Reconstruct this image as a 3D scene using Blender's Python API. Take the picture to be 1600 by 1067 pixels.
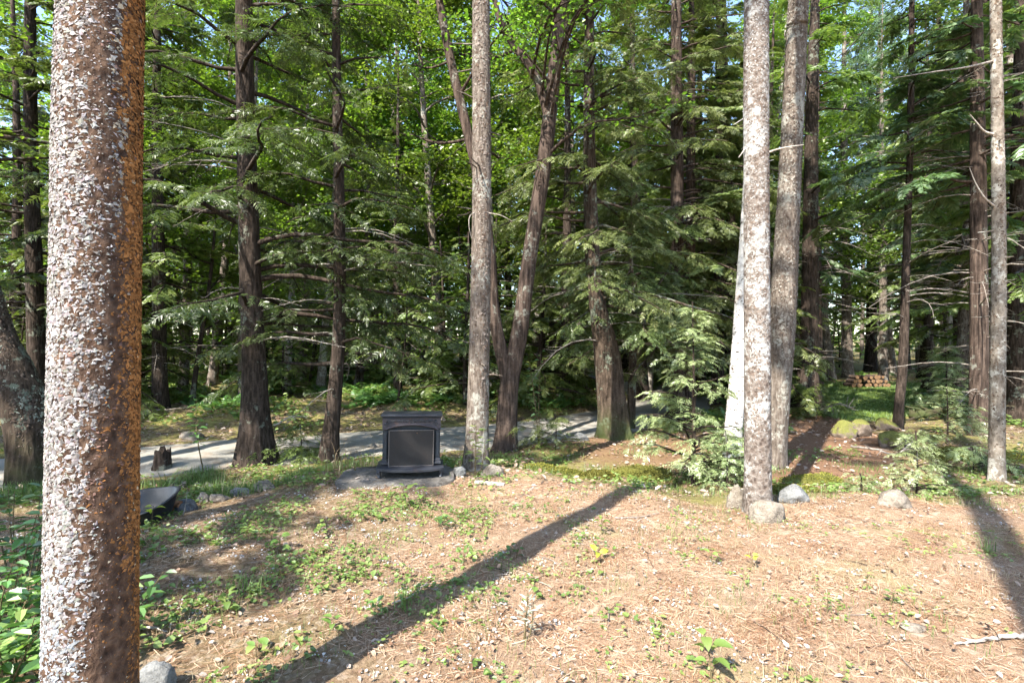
import bpy, math
import numpy as np

# ------------------------------------------------------------------ camera, sky, sun, exposure
scene = bpy.context.scene
for o in list(bpy.data.objects):
    bpy.data.objects.remove(o)
COL = scene.collection
R = math.radians

CAMZ = 1.6
cam_d = bpy.data.cameras.new('camera')
cam_d.lens = 18.0
cam_d.sensor_width = 36.0
cam_d.clip_start = 0.05
cam_d.clip_end = 2000
cam = bpy.data.objects.new('camera', cam_d)
cam.location = (0, 0, CAMZ)
cam.rotation_euler = (R(90), 0, 0)
COL.objects.link(cam)
scene.camera = cam

SUN_EL = 47.0
UX, UY = 0.585, 0.81                      # the way the sunlight travels over the ground
n_ = math.hypot(UX, UY); UX /= n_; UY /= n_
world = bpy.data.worlds.new('World')
scene.world = world
world.use_nodes = True
wn = world.node_tree
wn.nodes.clear()
sky_t = wn.nodes.new('ShaderNodeTexSky')
sky_t.sky_type = 'NISHITA'
sky_t.sun_disc = False
sky_t.sun_elevation = R(SUN_EL)
sky_t.sun_rotation = math.atan2(-UX, -UY)
sky_t.air_density = 1.0
sky_t.dust_density = 0.6
sky_t.ozone_density = 1.2
bg = wn.nodes.new('ShaderNodeBackground')
bg.inputs['Strength'].default_value = 0.14
wo = wn.nodes.new('ShaderNodeOutputWorld')
wn.links.new(sky_t.outputs[0], bg.inputs[0])
wn.links.new(bg.outputs[0], wo.inputs[0])

sun_d = bpy.data.lights.new('sun', 'SUN')
sun_d.energy = 4.5
sun_d.angle = R(0.55)
sun_d.color = (1.0, 0.945, 0.86)
sun = bpy.data.objects.new('sun', sun_d)
ce = math.cos(R(SUN_EL)); se = math.sin(R(SUN_EL))
from mathutils import Vector
sun.rotation_euler = Vector((UX * ce, UY * ce, -se)).to_track_quat('-Z', 'Y').to_euler()
sun.location = (-20, -30, 40)
COL.objects.link(sun)

vs = scene.view_settings
vs.view_transform = 'Standard'
vs.look = 'None'
vs.exposure = 2.05
vs.gamma = 1.0
vs.use_curve_mapping = False
cy = scene.cycles
cy.max_bounces = 5
cy.diffuse_bounces = 2
cy.glossy_bounces = 2
cy.transmission_bounces = 4
cy.transparent_max_bounces = 4
cy.caustics_reflective = False
cy.caustics_refractive = False
cy.sample_clamp_indirect = 6.0
cy.use_adaptive_sampling = True
cy.adaptive_threshold = 0.03
cy.use_denoising = True

# ------------------------------------------------------------------ geometry helpers
def wpt(px, py, d):
    """point at depth d (m) that stood at pixel px,py of the 1600 px photograph"""
    return np.array([(px - 800) / 800.0 * d, d, CAMZ + (533 - py) / 800.0 * d])

def gx(px, d):
    return (px - 800) / 800.0 * d

def sstep(a, b, x):
    t = np.clip((x - a) / (b - a), 0, 1)
    return t * t * (3 - 2 * t)

_rs0 = np.random.RandomState(5)
_W = []
for k in range(26):
    a = _rs0.uniform(0, 2 * math.pi)
    _W.append((math.cos(a), math.sin(a), _rs0.uniform(0, 6.28), _rs0.uniform(0.7, 1.4)))

def wob(x, y, f):
    """cheap smooth noise in about [-1,1]"""
    s = 0
    for i, (c, d, p, m) in enumerate(_W[:9]):
        s = s + np.sin((x * c + y * d) * f * m * 6.28 + p + 1.7 * np.sin((x * d - y * c) * f * 3.1 + p * 2))
    return s / 4.2

ROAD = np.array([(-30, -6), (-14, 3.4), (-7.6, 7.5), (-5.45, 8.8), (-2.9, 9.85), (-1.0, 10.5), (1.5, 11.8), (4.2, 14.7), (5.6, 18), (5.2, 24), (2.0, 34), (-4, 50)], float)

def road_dist(x, y):
    x = np.asarray(x, float); y = np.asarray(y, float)
    best = np.full(np.broadcast(x, y).shape, 1e9)
    for a, b in zip(ROAD[:-1], ROAD[1:]):
        ab = b - a
        t = np.clip(((x - a[0]) * ab[0] + (y - a[1]) * ab[1]) / (ab @ ab), 0, 1)
        best = np.minimum(best, np.hypot(x - a[0] - t * ab[0], y - a[1] - t * ab[1]))
    return best

def edge_y(x):
    return 4.75 + 1.55 * np.exp(-((x + 0.9) / 1.7) ** 2) + 0.16 * np.sin(x * 2.3) + 0.12 * np.sin(x * 5.1 + 1)

def hbase(x, y):
    x = np.asarray(x, float); y = np.asarray(y, float)
    e = edge_y(x)
    h = -0.32 * sstep(e, e + 2.6, y)
    h = h - 0.12 * sstep(-2.6, -4.2, x) * sstep(2.5, 4.5, y) * (1 - sstep(5.0, 6.5, y))
    h = h + 0.024 * wob(x, y, 0.5) + 0.012 * wob(x + 7, y - 3, 1.6)
    far = sstep(9, 14, y)
    rd = road_dist(x, y)
    bank = far * sstep(1.5, 3.6, rd) * sstep(5.0, 2.0, x)
    h = h + 0.30 * bank + bank * 0.10 * wob(x + 3, y, 0.22)
    h = h + 0.02 * np.clip(y - 24, 0, 200) * 0.8
    h = h + 0.03 * sstep(6, 9, y) * sstep(3, 6, x) * wob(x, y, 0.28) * (1 - sstep(11, 13, y))
    h = h * 1.0
    return h

def H(x, y):
    """ground height; sunk a little below the gravel sheet"""
    rd = road_dist(x, y)
    return hbase(x, y) - 0.09 * (1 - sstep(1.05, 1.5, rd))

class Geo:
    def __init__(s):
        s.v = []; s.f = []; s.r = []; s.c = []; s.m = []; s.n = 0
    def add(s, v, f, rnd=0.5, col=None, mat=0):
        v = np.asarray(v, np.float32).reshape(-1, 3); f = np.asarray(f, np.int64)
        if f.ndim == 2 and f.shape[1] == 3:
            f = np.concatenate([f, f[:, :1] * 0 - 1 - s.n], 1)   # -1 marks a triangle
        s.v.append(v); s.f.append(f + s.n); s.n += len(v)
        k = len(f)
        s.r.append(np.broadcast_to(np.asarray(rnd, np.float32), (k,)))
        if col is None:
            s.c.append(np.ones((k, 4), np.float32))
        else:
            c = np.asarray(col, np.float32)
            if c.ndim == 1:
                c = np.broadcast_to(c, (k, len(c)))
            if c.shape[1] == 3:
                c = np.concatenate([c, np.ones((k, 1), np.float32)], 1)
            s.c.append(c)
        s.m.append(np.full(k, mat, np.int32))
    def quads(s, q, rnd=0.5, col=None, mat=0):
        q = np.asarray(q, np.float32).reshape(-1, 4, 3)
        n = len(q)
        if n:
            s.add(q.reshape(-1, 3), np.arange(n * 4).reshape(n, 4), rnd, col, mat)
    def merge(s, g):
        off = s.n
        s.v += g.v; s.f += [np.where(f < 0, f, f + off) for f in g.f]; s.r += g.r; s.c += g.c; s.m += g.m; s.n += g.n
    def mesh(s, name, mats, smooth=True):
        v = np.concatenate(s.v); f = np.concatenate(s.f); r = np.concatenate(s.r); c = np.concatenate(s.c); m = np.concatenate(s.m)
        tri = f[:, 3] < 0
        cnt = np.where(tri, 3, 4)
        keep = np.ones(f.shape, bool); keep[:, 3] = ~tri
        loops = f[keep]
        me = bpy.data.meshes.new(name)
        me.vertices.add(len(v)); me.vertices.foreach_set('co', v.ravel())
        me.loops.add(len(loops)); me.loops.foreach_set('vertex_index', loops.astype(np.int32))
        me.polygons.add(len(f))
        me.polygons.foreach_set('loop_start', np.concatenate([[0], np.cumsum(cnt)[:-1]]).astype(np.int32))
        if m.any():
            me.polygons.foreach_set('material_index', m)
        a = me.attributes.new('rnd', 'FLOAT', 'FACE'); a.data.foreach_set('value', r.astype(np.float32))
        if (c[:, :3] != 1).any():
            a = me.attributes.new('col', 'FLOAT_COLOR', 'FACE'); a.data.foreach_set('color', c.ravel())
        me.update(calc_edges=True)
        for mm in (mats if isinstance(mats, (list, tuple)) else [mats]):
            me.materials.append(mm)
        if not smooth:
            me.shade_flat()
        return me

def link(name, me, parent=None, loc=None):
    o = bpy.data.objects.new(name, me)
    COL.objects.link(o)
    if parent is not None:
        o.parent = parent
    if loc is not None:
        o.location = loc
    return o

def tag(o, label, cat, group=None, kind=None):
    if label: o['label'] = label
    if cat: o['category'] = cat
    if group: o['group'] = group
    if kind: o['kind'] = kind
    return o

def thing(name, label, cat, loc=(0, 0, 0), rz=0.0, group=None, scale=1.0):
    o = bpy.data.objects.new(name, None)
    o.empty_display_size = 0.2
    COL.objects.link(o)
    o.location = tuple(float(q) for q in loc); o.rotation_euler = (0, 0, rz)
    if np.isscalar(scale): scale = (scale, scale, scale)
    o.scale = tuple(float(q) for q in scale)
    return tag(o, label, cat, group)

def crom(pts, n):
    """smooth resampling of a control polyline (any columns)"""
    p = np.asarray(pts, float)
    if len(p) == 2:
        t = np.linspace(0, 1, n)[:, None]
        return p[0] * (1 - t) + p[1] * t
    q = np.concatenate([[2 * p[0] - p[1]], p, [2 * p[-1] - p[-2]]])
    seg = np.linalg.norm(np.diff(p[:, :3], axis=0), axis=1)
    s = np.concatenate([[0], np.cumsum(seg)])
    u = np.linspace(0, s[-1], n)
    out = []
    for x in u:
        i = min(np.searchsorted(s, x, side='right') - 1, len(p) - 2)
        t = (x - s[i]) / max(seg[i], 1e-9)
        a, b, c, d = q[i], q[i + 1], q[i + 2], q[i + 3]
        out.append(0.5 * (2 * b + (c - a) * t + (2 * a - 5 * b + 4 * c - d) * t * t + (3 * b - a - 3 * c + d) * t ** 3))
    return np.array(out)

def tube(pts, rad, sides=8, jitter=0.0, rs=None, flare=0.0, lobes=5, cap=False):
    p = np.asarray(pts, float); n = len(p); rad = np.asarray(rad, float)
    t = np.gradient(p, axis=0); t /= np.linalg.norm(t, axis=1)[:, None] + 1e-9
    ref = np.array([1.0, 0, 0]) if abs(t[:, 0]).mean() < 0.75 else np.array([0, 0, 1.0])
    a = np.cross(t, ref); a /= np.linalg.norm(a, axis=1)[:, None] + 1e-9
    b = np.cross(t, a)
    th = np.linspace(0, 2 * math.pi, sides, endpoint=False)
    rr = np.repeat(rad[:, None], sides, 1)
    if jitter and rs is not None:
        ph = rs.uniform(0, 6.28, 6)
        for k in range(1, 5):
            rr = rr * (1 + jitter / k * np.sin(k * th[None, :] + ph[k] + np.linspace(0, 3 + k, n)[:, None] * (1 + 0.4 * k)))
        rr = rr * (1 + rs.uniform(-jitter, jitter, rr.shape) * 0.5)
    if flare:
        z = np.concatenate([[0], np.cumsum(np.linalg.norm(np.diff(p, axis=0), axis=1))])
        ph = 0.7 if rs is None else rs.uniform(0, 6.28)
        rr = rr * (1 + flare * np.exp(-z / (2.2 * rad[0]))[:, None] * (1 + 0.55 * np.sin(lobes * th + ph))[None, :])
    v = p[:, None, :] + rr[:, :, None] * (np.cos(th)[None, :, None] * a[:, None, :] + np.sin(th)[None, :, None] * b[:, None, :])
    i = np.arange(n - 1)[:, None] * sides; j = np.arange(sides)[None, :]; j2 = (j + 1) % sides
    f = np.stack([i + j, i + sides + j, i + sides + j2, i + j2], -1).reshape(-1, 4)
    v = v.reshape(-1, 3)
    if cap:
        for row, c in ((0, p[0]), (n - 1, p[-1])):
            base = len(v)
            v = np.concatenate([v, [c]])
            o = row * sides
            q = np.array([[o + k, o + (k + 1) % sides, base, base] for k in range(sides)])
            f = np.concatenate([f, q])
    return v, f

def rot_to(x, z):
    """frames (N,3,3) with columns x, y, z from direction x and an up hint z"""
    x = x / (np.linalg.norm(x, axis=-1, keepdims=True) + 1e-9)
    y = np.cross(z, x); y /= np.linalg.norm(y, axis=-1, keepdims=True) + 1e-9
    zz = np.cross(x, y)
    return np.stack([x, y, zz], -1)

def place(tmpl, pos, fr, scale):
    """tmpl (Q,4,3) copied to every pos (N,3) with frame (N,3,3) and scale (N,) -> (N*Q,4,3)"""
    v = np.einsum('nij,qkj->nqki', fr * np.asarray(scale)[:, None, None], tmpl) + pos[:, None, None, :]
    return v.reshape(-1, 4, 3)

def box(g, x0, x1, y0, y1, z0, z1, bev=0.0, mat=0):
    """box with chamfered vertical and top edges"""
    b = min(bev, (x1 - x0) * 0.45, (y1 - y0) * 0.45, (z1 - z0) * 0.45)
    def ring(i, z):
        return [(x0 + i + b, y0 + i, z), (x1 - i - b, y0 + i, z), (x1 - i, y0 + i + b, z), (x1 - i, y1 - i - b, z),
                (x1 - i - b, y1 - i, z), (x0 + i + b, y1 - i, z), (x0 + i, y1 - i - b, z), (x0 + i, y0 + i + b, z)]
    if b <= 0:
        v = [(x0, y0, z0), (x1, y0, z0), (x1, y1, z0), (x0, y1, z0), (x0, y0, z1), (x1, y0, z1), (x1, y1, z1), (x0, y1, z1)]
        f = [(3, 2, 1, 0), (4, 5, 6, 7), (0, 1, 5, 4), (1, 2, 6, 5), (2, 3, 7, 6), (3, 0, 4, 7)]
        g.add(v, f, mat=mat); return
    rings = [ring(b, z0), ring(0, z0 + b), ring(0, z1 - b), ring(b, z1)]
    v = [p for r_ in rings for p in r_]
    f = []
    for k in range(3):
        for j in range(8):
            j2 = (j + 1) % 8
            f.append((k * 8 + j, k * 8 + j2, k * 8 + 8 + j2, k * 8 + 8 + j))
    f += [(0, 7, 6, 5), (0, 5, 4, 3), (0, 3, 2, 1), (0, 1, 1, 1)][:3]
    o = 24
    f += [(o, o + 1, o + 2, o + 3), (o, o + 3, o + 4, o + 5), (o, o + 5, o + 6, o + 7)]
    g.add(v, f, mat=mat)

# ------------------------------------------------------------------ materials
class MB:
    def __init__(s, name):
        s.m = bpy.data.materials.new(name); s.m.use_nodes = True
        s.t = s.m.node_tree; s.t.nodes.clear()
        s.out = s.n('OutputMaterial')
    def n(s, typ, **kw):
        nd = s.t.nodes.new('ShaderNode' + typ)
        for k, v in kw.items():
            if k.startswith('_'):
                nd.inputs[int(k[1:])].default_value = v
            else:
                setattr(nd, k, v)
        return nd
    def l(s, a, b):
        s.t.links.new(a, b)
    def coord(s, scale=(1, 1, 1), kind='Object', rand=False):
        c = s.n('TexCoord'); m = s.n('Mapping'); m.inputs['Scale'].default_value = scale
        s.l(c.outputs[kind], m.inputs[0])
        if rand:
            oi = s.n('ObjectInfo'); k = s.n('Math', operation='MULTIPLY', _1=37.0)
            s.l(oi.outputs['Random'], k.inputs[0]); s.l(k.outputs[0], m.inputs['Location'])
        return m.outputs[0]
    def noise(s, vec, scale, detail=4, rough=0.55, dist=0.0):
        nd = s.n('TexNoise'); nd.inputs['Scale'].default_value = scale; nd.inputs['Detail'].default_value = detail
        nd.inputs['Roughness'].default_value = rough; nd.inputs['Distortion'].default_value = dist
        s.l(vec, nd.inputs['Vector']); return nd.outputs['Fac']
    def voro(s, vec, scale, feat='F1', out='Distance'):
        nd = s.n('TexVoronoi', feature=feat); nd.inputs['Scale'].default_value = scale
        s.l(vec, nd.inputs['Vector']); return nd.outputs[out]
    def ramp(s, fac, stops):
        r = s.n('ValToRGB'); e = r.color_ramp.elements
        while len(e) < len(stops): e.new(0.5)
        for el, (p, c) in zip(e, stops):
            el.position = p; el.color = (*c, 1) if len(c) == 3 else c
        s.l(fac, r.inputs[0]); return r.outputs[0]
    def rampf(s, fac, a, b):
        m = s.n('MapRange'); m.inputs['From Min'].default_value = a; m.inputs['From Max'].default_value = b
        s.l(fac, m.inputs[0]); return m.outputs[0]
    def mix(s, fac, a, b, mode='MIX'):
        m = s.n('Mix', data_type='RGBA', blend_type=mode)
        for v, i in ((fac, 0), (a, 6), (b, 7)):
            if isinstance(v, (int, float)): m.inputs[i].default_value = v
            elif isinstance(v, tuple): m.inputs[i].default_value = (*v, 1)
            else: s.l(v, m.inputs[i])
        return m.outputs[2]
    def math(s, op, a, b=0.0):
        m = s.n('Math', operation=op)
        for v, i in ((a, 0), (b, 1)):
            if isinstance(v, (int, float)): m.inputs[i].default_value = v
            else: s.l(v, m.inputs[i])
        return m.outputs[0]
    def attr(s, name):
        a = s.n('Attribute', attribute_name=name); return a
    def bump(s, h, strength=0.5, dist=0.02, prev=None):
        b = s.n('Bump'); b.inputs['Strength'].default_value = strength; b.inputs['Distance'].default_value = dist
        s.l(h, b.inputs['Height'])
        if prev is not None: s.l(prev, b.inputs['Normal'])
        return b.outputs[0]
    def bsdf(s, col, rough=0.8, spec=0.3, normal=None, metal=0.0, coat=0.0):
        p = s.n('BsdfPrincipled')
        if isinstance(col, tuple): p.inputs['Base Color'].default_value = (*col, 1)
        else: s.l(col, p.inputs['Base Color'])
        if isinstance(rough, (int, float)): p.inputs['Roughness'].default_value = rough
        else: s.l(rough, p.inputs['Roughness'])
        p.inputs['Specular IOR Level'].default_value = spec
        p.inputs['Metallic'].default_value = metal
        if normal is not None: s.l(normal, p.inputs['Normal'])
        s.l(p.outputs[0], s.out.inputs[0])
        return s.m
    def leaf(s, col, trans=0.4, gloss=0.06, rough=0.4, tcol=None):
        d = s.n('BsdfDiffuse'); t = s.n('BsdfTranslucent'); g = s.n('BsdfGlossy'); g.inputs['Roughness'].default_value = rough
        s.l(col, d.inputs[0]); s.l(tcol if tcol is not None else col, t.inputs[0])
        g.inputs[0].default_value = (1, 1, 1, 1)
        m1 = s.n('MixShader', _0=trans); m2 = s.n('MixShader', _0=gloss)
        s.l(d.outputs[0], m1.inputs[1]); s.l(t.outputs[0], m1.inputs[2])
        s.l(m1.outputs[0], m2.inputs[1]); s.l(g.outputs[0], m2.inputs[2])
        s.l(m2.outputs[0], s.out.inputs[0]); return s.m

def mat_foliage(name, c0, c1, c2, trans=0.35, gloss=0.05, rough=0.45, tboost=1.3, var=0.25):
    b = MB(name)
    r = b.attr('rnd').outputs['Fac']
    c = b.ramp(r, [(0.0, c0), (0.55, c1), (1.0, c2)])
    oi = b.n('ObjectInfo')
    k = b.rampf(oi.outputs['Random'], 0, 1)
    hs = b.n('HueSaturation')
    b.l(c, hs.inputs['Color'])
    h = b.n('MapRange'); h.inputs['To Min'].default_value = 0.485; h.inputs['To Max'].default_value = 0.515
    b.l(k, h.inputs[0]); b.l(h.outputs[0], hs.inputs['Hue'])
    vv = b.n('MapRange'); vv.inputs['To Min'].default_value = 1 - var; vv.inputs['To Max'].default_value = 1 + var
    b.l(k, vv.inputs[0]); b.l(vv.outputs[0], hs.inputs['Value'])
    t = b.mix(1.0, hs.outputs[0], (tboost, tboost * 1.1, tboost * 0.55), 'MULTIPLY')
    return b.leaf(hs.outputs[0], trans, gloss, rough, t)

def mat_bark(name, dark, mid, light, sx=9, sz=2.2, bump=0.8, lichen=None, lich_amt=0.5, moss=None, spots=None, rand=True):
    b = MB(name)
    v = b.coord((sx, sx, sz), rand=rand)
    n1 = b.noise(v, 2.2, 6, 0.65, 0.6)
    vo = b.voro(v, 2.6)
    v2 = b.coord((1, 1, 1), rand=rand)
    n2 = b.noise(v2, 2.3, 4, 0.6)
    n3 = b.noise(v2, 30, 3, 0.6)
    h = b.math('ADD', b.math('MULTIPLY', n1, 0.7), b.math('MULTIPLY', vo, 0.35))
    c = b.ramp(h, [(0.28, dark), (0.48, mid), (0.72, light)])
    c = b.mix(b.rampf(n3, 0.3, 0.75), c, b.mix(1.0, c, (0.55, 0.52, 0.5), 'MULTIPLY'))
    if lichen:
        m = b.math('MULTIPLY', b.rampf(b.math('ADD', n2, b.math('MULTIPLY', b.noise(v2, 14, 4, 0.7), 0.7)), 0.98 - 0.3 * lich_amt, 1.06 - 0.3 * lich_amt), 0.85)
        c = b.mix(m, c, lichen)
    if moss:
        sp = b.n('SeparateXYZ'); co = b.n('TexCoord'); b.l(co.outputs['Object'], sp.inputs[0])
        m = b.math('MULTIPLY', b.math('SUBTRACT', 1.0, b.rampf(sp.outputs[2], 0.05, 0.8)), b.rampf(n2, 0.35, 0.6))
        c = b.mix(m, c, moss)
    nm = b.bump(h, bump, 0.03)
    nm = b.bump(n3, 0.4, 0.008, nm)
    return b.bsdf(c, 0.92, 0.15, nm)

M = {}
M['hem_bark'] = mat_bark('hemlock_bark', (0.011, 0.008, 0.006), (0.034, 0.025, 0.019), (0.08, 0.06, 0.048), 10, 2.0, 1.0, lichen=(0.13, 0.14, 0.11), lich_amt=0.05)
M['dark_bark'] = mat_bark('dark_bark', (0.016, 0.011, 0.008), (0.05, 0.036, 0.026), (0.11, 0.082, 0.06), 8, 1.6, 1.0, lichen=(0.14, 0.16, 0.12), lich_amt=0.2, moss=(0.045, 0.055, 0.018))
M['grey_bark'] = mat_bark('grey_bark', (0.045, 0.036, 0.029), (0.12, 0.097, 0.078), (0.215, 0.185, 0.155), 11, 2.6, 0.8, lichen=(0.25, 0.245, 0.21), lich_amt=0.2)
M['pale_bark'] = mat_bark('pale_bark', (0.07, 0.055, 0.043), (0.165, 0.14, 0.112), (0.27, 0.24, 0.20), 8, 3.0, 0.6, lichen=(0.33, 0.32, 0.28), lich_amt=0.35)
M['red_bark'] = mat_bark('reddish_bark', (0.016, 0.011, 0.009), (0.052, 0.037, 0.029), (0.12, 0.088, 0.070), 9, 1.2, 0.9, lichen=(0.17, 0.17, 0.14), lich_amt=0.03)
M['lichen_bark'] = mat_bark('lichen_scaled_bark', (0.05, 0.036, 0.029), (0.15, 0.12, 0.10), (0.25, 0.225, 0.20), 10, 9, 1.0, lichen=(0.37, 0.37, 0.35), lich_amt=0.4, rand=False)
M['under_bark'] = mat_bark('orange_under_bark', (0.028, 0.018, 0.013), (0.085, 0.052, 0.036), (0.17, 0.105, 0.068), 16, 12, 1.0, rand=False)
M['dead_twig'] = mat_bark('dead_twig_wood', (0.12, 0.10, 0.085), (0.24, 0.21, 0.18), (0.38, 0.35, 0.31), 10, 10, 0.4)
M['bleached'] = mat_bark('bleached_wood', (0.28, 0.24, 0.20), (0.42, 0.375, 0.325), (0.52, 0.485, 0.44), 12, 12, 0.3)

def mat_flake():
    b = MB('bark_flake')
    a = b.attr('col'); v = b.coord((1, 1, 1))
    n = b.noise(v, 90, 4, 0.7)
    c = b.mix(b.rampf(n, 0.35, 0.7), b.mix(1.0, a.outputs['Color'], (0.62, 0.58, 0.55), 'MULTIPLY'), a.outputs['Color'])
    return b.bsdf(c, 0.9, 0.15, b.bump(n, 0.5, 0.006))
M['flake'] = mat_flake()

def mat_birch():
    b = MB('birch_bark')
    v = b.coord((7, 7, 34)); n = b.noise(v, 1.0, 3, 0.55, 0.8)
    v2 = b.coord((1, 1, 1)); n2 = b.noise(v2, 3.2, 4, 0.6); n3 = b.noise(v2, 22, 3, 0.6)
    c = b.ramp(n3, [(0.3, (0.42, 0.40, 0.37)), (0.7, (0.60, 0.585, 0.555))])
    c = b.mix(b.rampf(n, 0.62, 0.68), c, (0.085, 0.07, 0.06))
    c = b.mix(b.rampf(n2, 0.60, 0.68), c, (0.20, 0.16, 0.13))
    return b.bsdf(c, 0.75, 0.25, b.bump(n, 0.4, 0.01))
M['birch'] = mat_birch()

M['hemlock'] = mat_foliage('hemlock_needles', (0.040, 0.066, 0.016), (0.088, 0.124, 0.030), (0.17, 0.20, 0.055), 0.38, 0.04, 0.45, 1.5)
M['hemlock_dark'] = mat_foliage('hemlock_needles_dark', (0.026, 0.044, 0.012), (0.058, 0.085, 0.024), (0.12, 0.145, 0.045), 0.38, 0.04, 0.45, 1.5, var=0.05)  # needle green darkened in the colour for the hemlocks standing in shade
M['hemlock_lit'] = mat_foliage('hemlock_needles_lit', (0.058, 0.085, 0.026), (0.115, 0.152, 0.050), (0.20, 0.235, 0.09), 0.36, 0.03, 0.42, 1.2, var=0.08)  # same needles coloured lighter, as if sunlit, for the trees right of centre
M['spruce'] = mat_foliage('spruce_needles', (0.034, 0.060, 0.024), (0.068, 0.108, 0.042), (0.125, 0.17, 0.068), 0.35, 0.04, 0.45, 1.4)
M['pine'] = mat_foliage('pine_needles', (0.045, 0.085, 0.045), (0.085, 0.145, 0.075), (0.15, 0.21, 0.11), 0.35, 0.06, 0.45, 1.2)
M['maple'] = mat_foliage('maple_leaves', (0.055, 0.10, 0.014), (0.118, 0.19, 0.026), (0.225, 0.295, 0.052), 0.46, 0.04, 0.4, 1.65)
M['shrub'] = mat_foliage('shrub_leaves', (0.045, 0.10, 0.028), (0.080, 0.17, 0.042), (0.135, 0.24, 0.06), 0.35, 0.07, 0.35, 1.4)
M['seedling'] = mat_foliage('seedling_leaves', (0.075, 0.13, 0.028), (0.135, 0.21, 0.045), (0.24, 0.30, 0.085), 0.35, 0.05, 0.45, 1.4, var=0.12)
M['sapling_fir'] = mat_foliage('young_hemlock_needles', (0.13, 0.18, 0.065), (0.23, 0.29, 0.125), (0.34, 0.39, 0.195), 0.32, 0.06, 0.45, 1.2, var=0.08)
M['moss_tuft'] = mat_foliage('moss', (0.06, 0.062, 0.014), (0.125, 0.122, 0.027), (0.22, 0.205, 0.05), 0.2, 0.0, 0.6, 1.0)
M['grass'] = mat_foliage('green_grass', (0.06, 0.12, 0.025), (0.115, 0.19, 0.045), (0.21, 0.28, 0.075), 0.35, 0.04, 0.5, 1.3)
M['drygrass'] = mat_foliage('dry_grass', (0.22, 0.15, 0.08), (0.34, 0.26, 0.145), (0.47, 0.40, 0.25), 0.3, 0.03, 0.5, 1.0)

def mat_litter(name, stops):
    b = MB(name)
    c = b.ramp(b.attr('rnd').outputs['Fac'], stops)
    return b.leaf(c, 0.2, 0.03, 0.5)
M['needles'] = mat_litter('fallen_pine_needles', [(0, (0.17, 0.08, 0.04)), (0.35, (0.33, 0.185, 0.105)), (0.7, (0.46, 0.315, 0.205)), (1, (0.58, 0.46, 0.33))])
M['deadleaf'] = mat_litter('dead_leaves', [(0, (0.13, 0.07, 0.042)), (0.35, (0.25, 0.16, 0.105)), (0.65, (0.31, 0.235, 0.175)), (0.92, (0.38, 0.325, 0.28)), (1, (0.36, 0.18, 0.08))])

def mat_ground():
    b = MB('forest_ground')
    z = b.attr('zone'); sep = b.n('SeparateColor'); b.l(z.outputs['Color'], sep.inputs[0])
    v = b.coord((1, 1, 1))
    fine = b.noise(v, 60, 5, 0.75, 0.5); mid = b.noise(v, 9, 5, 0.65); big = b.noise(v, 1.3, 4, 0.6)
    st = b.coord((30, 120, 1)); streak = b.noise(st, 1.4, 4, 0.7, 2.0)
    st2 = b.coord((120, 34, 1)); streak2 = b.noise(st2, 1.3, 4, 0.7, 2.0)
    sk = b.math('MAXIMUM', streak, streak2)
    cell = b.voro(v, 34, out='Color'); cs = b.n('SeparateColor'); b.l(cell, cs.inputs[0])
    needle = b.ramp(sk, [(0.42, (0.13, 0.078, 0.047)), (0.56, (0.34, 0.225, 0.145)), (0.68, (0.50, 0.385, 0.275))])
    needle = b.mix(b.rampf(mid, 0.55, 0.72), needle, (0.47, 0.40, 0.30))
    needle = b.mix(b.math('MULTIPLY', b.rampf(b.noise(v, 4.2, 5, 0.7, 1.0), 0.56, 0.66), 0.6), needle, (0.17, 0.105, 0.065))
    needle = b.mix(b.math('MULTIPLY', b.rampf(big, 0.55, 0.7), 0.45), needle, (0.26, 0.25, 0.11))
    litter = b.ramp(cs.outputs[0], [(0.0, (0.10, 0.058, 0.036)), (0.4, (0.21, 0.135, 0.085)), (0.75, (0.32, 0.24, 0.17)), (1.0, (0.42, 0.35, 0.28))])
    litter = b.mix(b.rampf(fine, 0.4, 0.65), b.mix(1.0, litter, (0.45, 0.42, 0.4), 'MULTIPLY'), litter)
    moss = b.ramp(b.math('ADD', b.math('MULTIPLY', fine, 0.5), b.math('MULTIPLY', mid, 0.5)), [(0.35, (0.07, 0.07, 0.02)), (0.5, (0.18, 0.165, 0.05)), (0.65, (0.32, 0.28, 0.11))])
    dirt = b.ramp(sk, [(0.4, (0.085, 0.045, 0.025)), (0.58, (0.22, 0.125, 0.075)), (0.7, (0.40, 0.27, 0.18))])
    c = b.mix(sep.outputs[0], litter, needle)
    mm = b.math('MULTIPLY', sep.outputs[1], b.rampf(b.math('ADD', b.math('MULTIPLY', mid, 0.6), b.math('MULTIPLY', big, 0.6)), 0.5, 0.66))
    c = b.mix(mm, c, moss)
    c = b.mix(b.math('MULTIPLY', sep.outputs[2], 0.95), c, dirt)
    hh = b.math('ADD', b.math('MULTIPLY', fine, 0.6), b.math('ADD', sk, b.math('MULTIPLY', cs.outputs[1], 0.4)))
    nm = b.bump(hh, 0.75, 0.02); nm = b.bump(mid, 0.5, 0.05, nm)
    return b.bsdf(c, 0.95, 0.1, nm)
M['ground'] = mat_ground()

def mat_gravel():
    b = MB('gravel')
    v = b.coord((1, 1, 1)); n = b.noise(v, 3, 5, 0.6); f = b.noise(v, 70, 4, 0.8); vo = b.voro(v, 45)
    c = b.ramp(f, [(0.3, (0.18, 0.168, 0.145)), (0.55, (0.275, 0.262, 0.228)), (0.75, (0.38, 0.36, 0.32))])
    c = b.mix(b.math('MULTIPLY', b.rampf(n, 0.5, 0.64), 0.65), c, (0.22, 0.165, 0.115))
    return b.bsdf(c, 0.95, 0.1, b.bump(b.math('ADD', vo, f), 0.6, 0.02))
M['gravel'] = mat_gravel()

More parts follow.
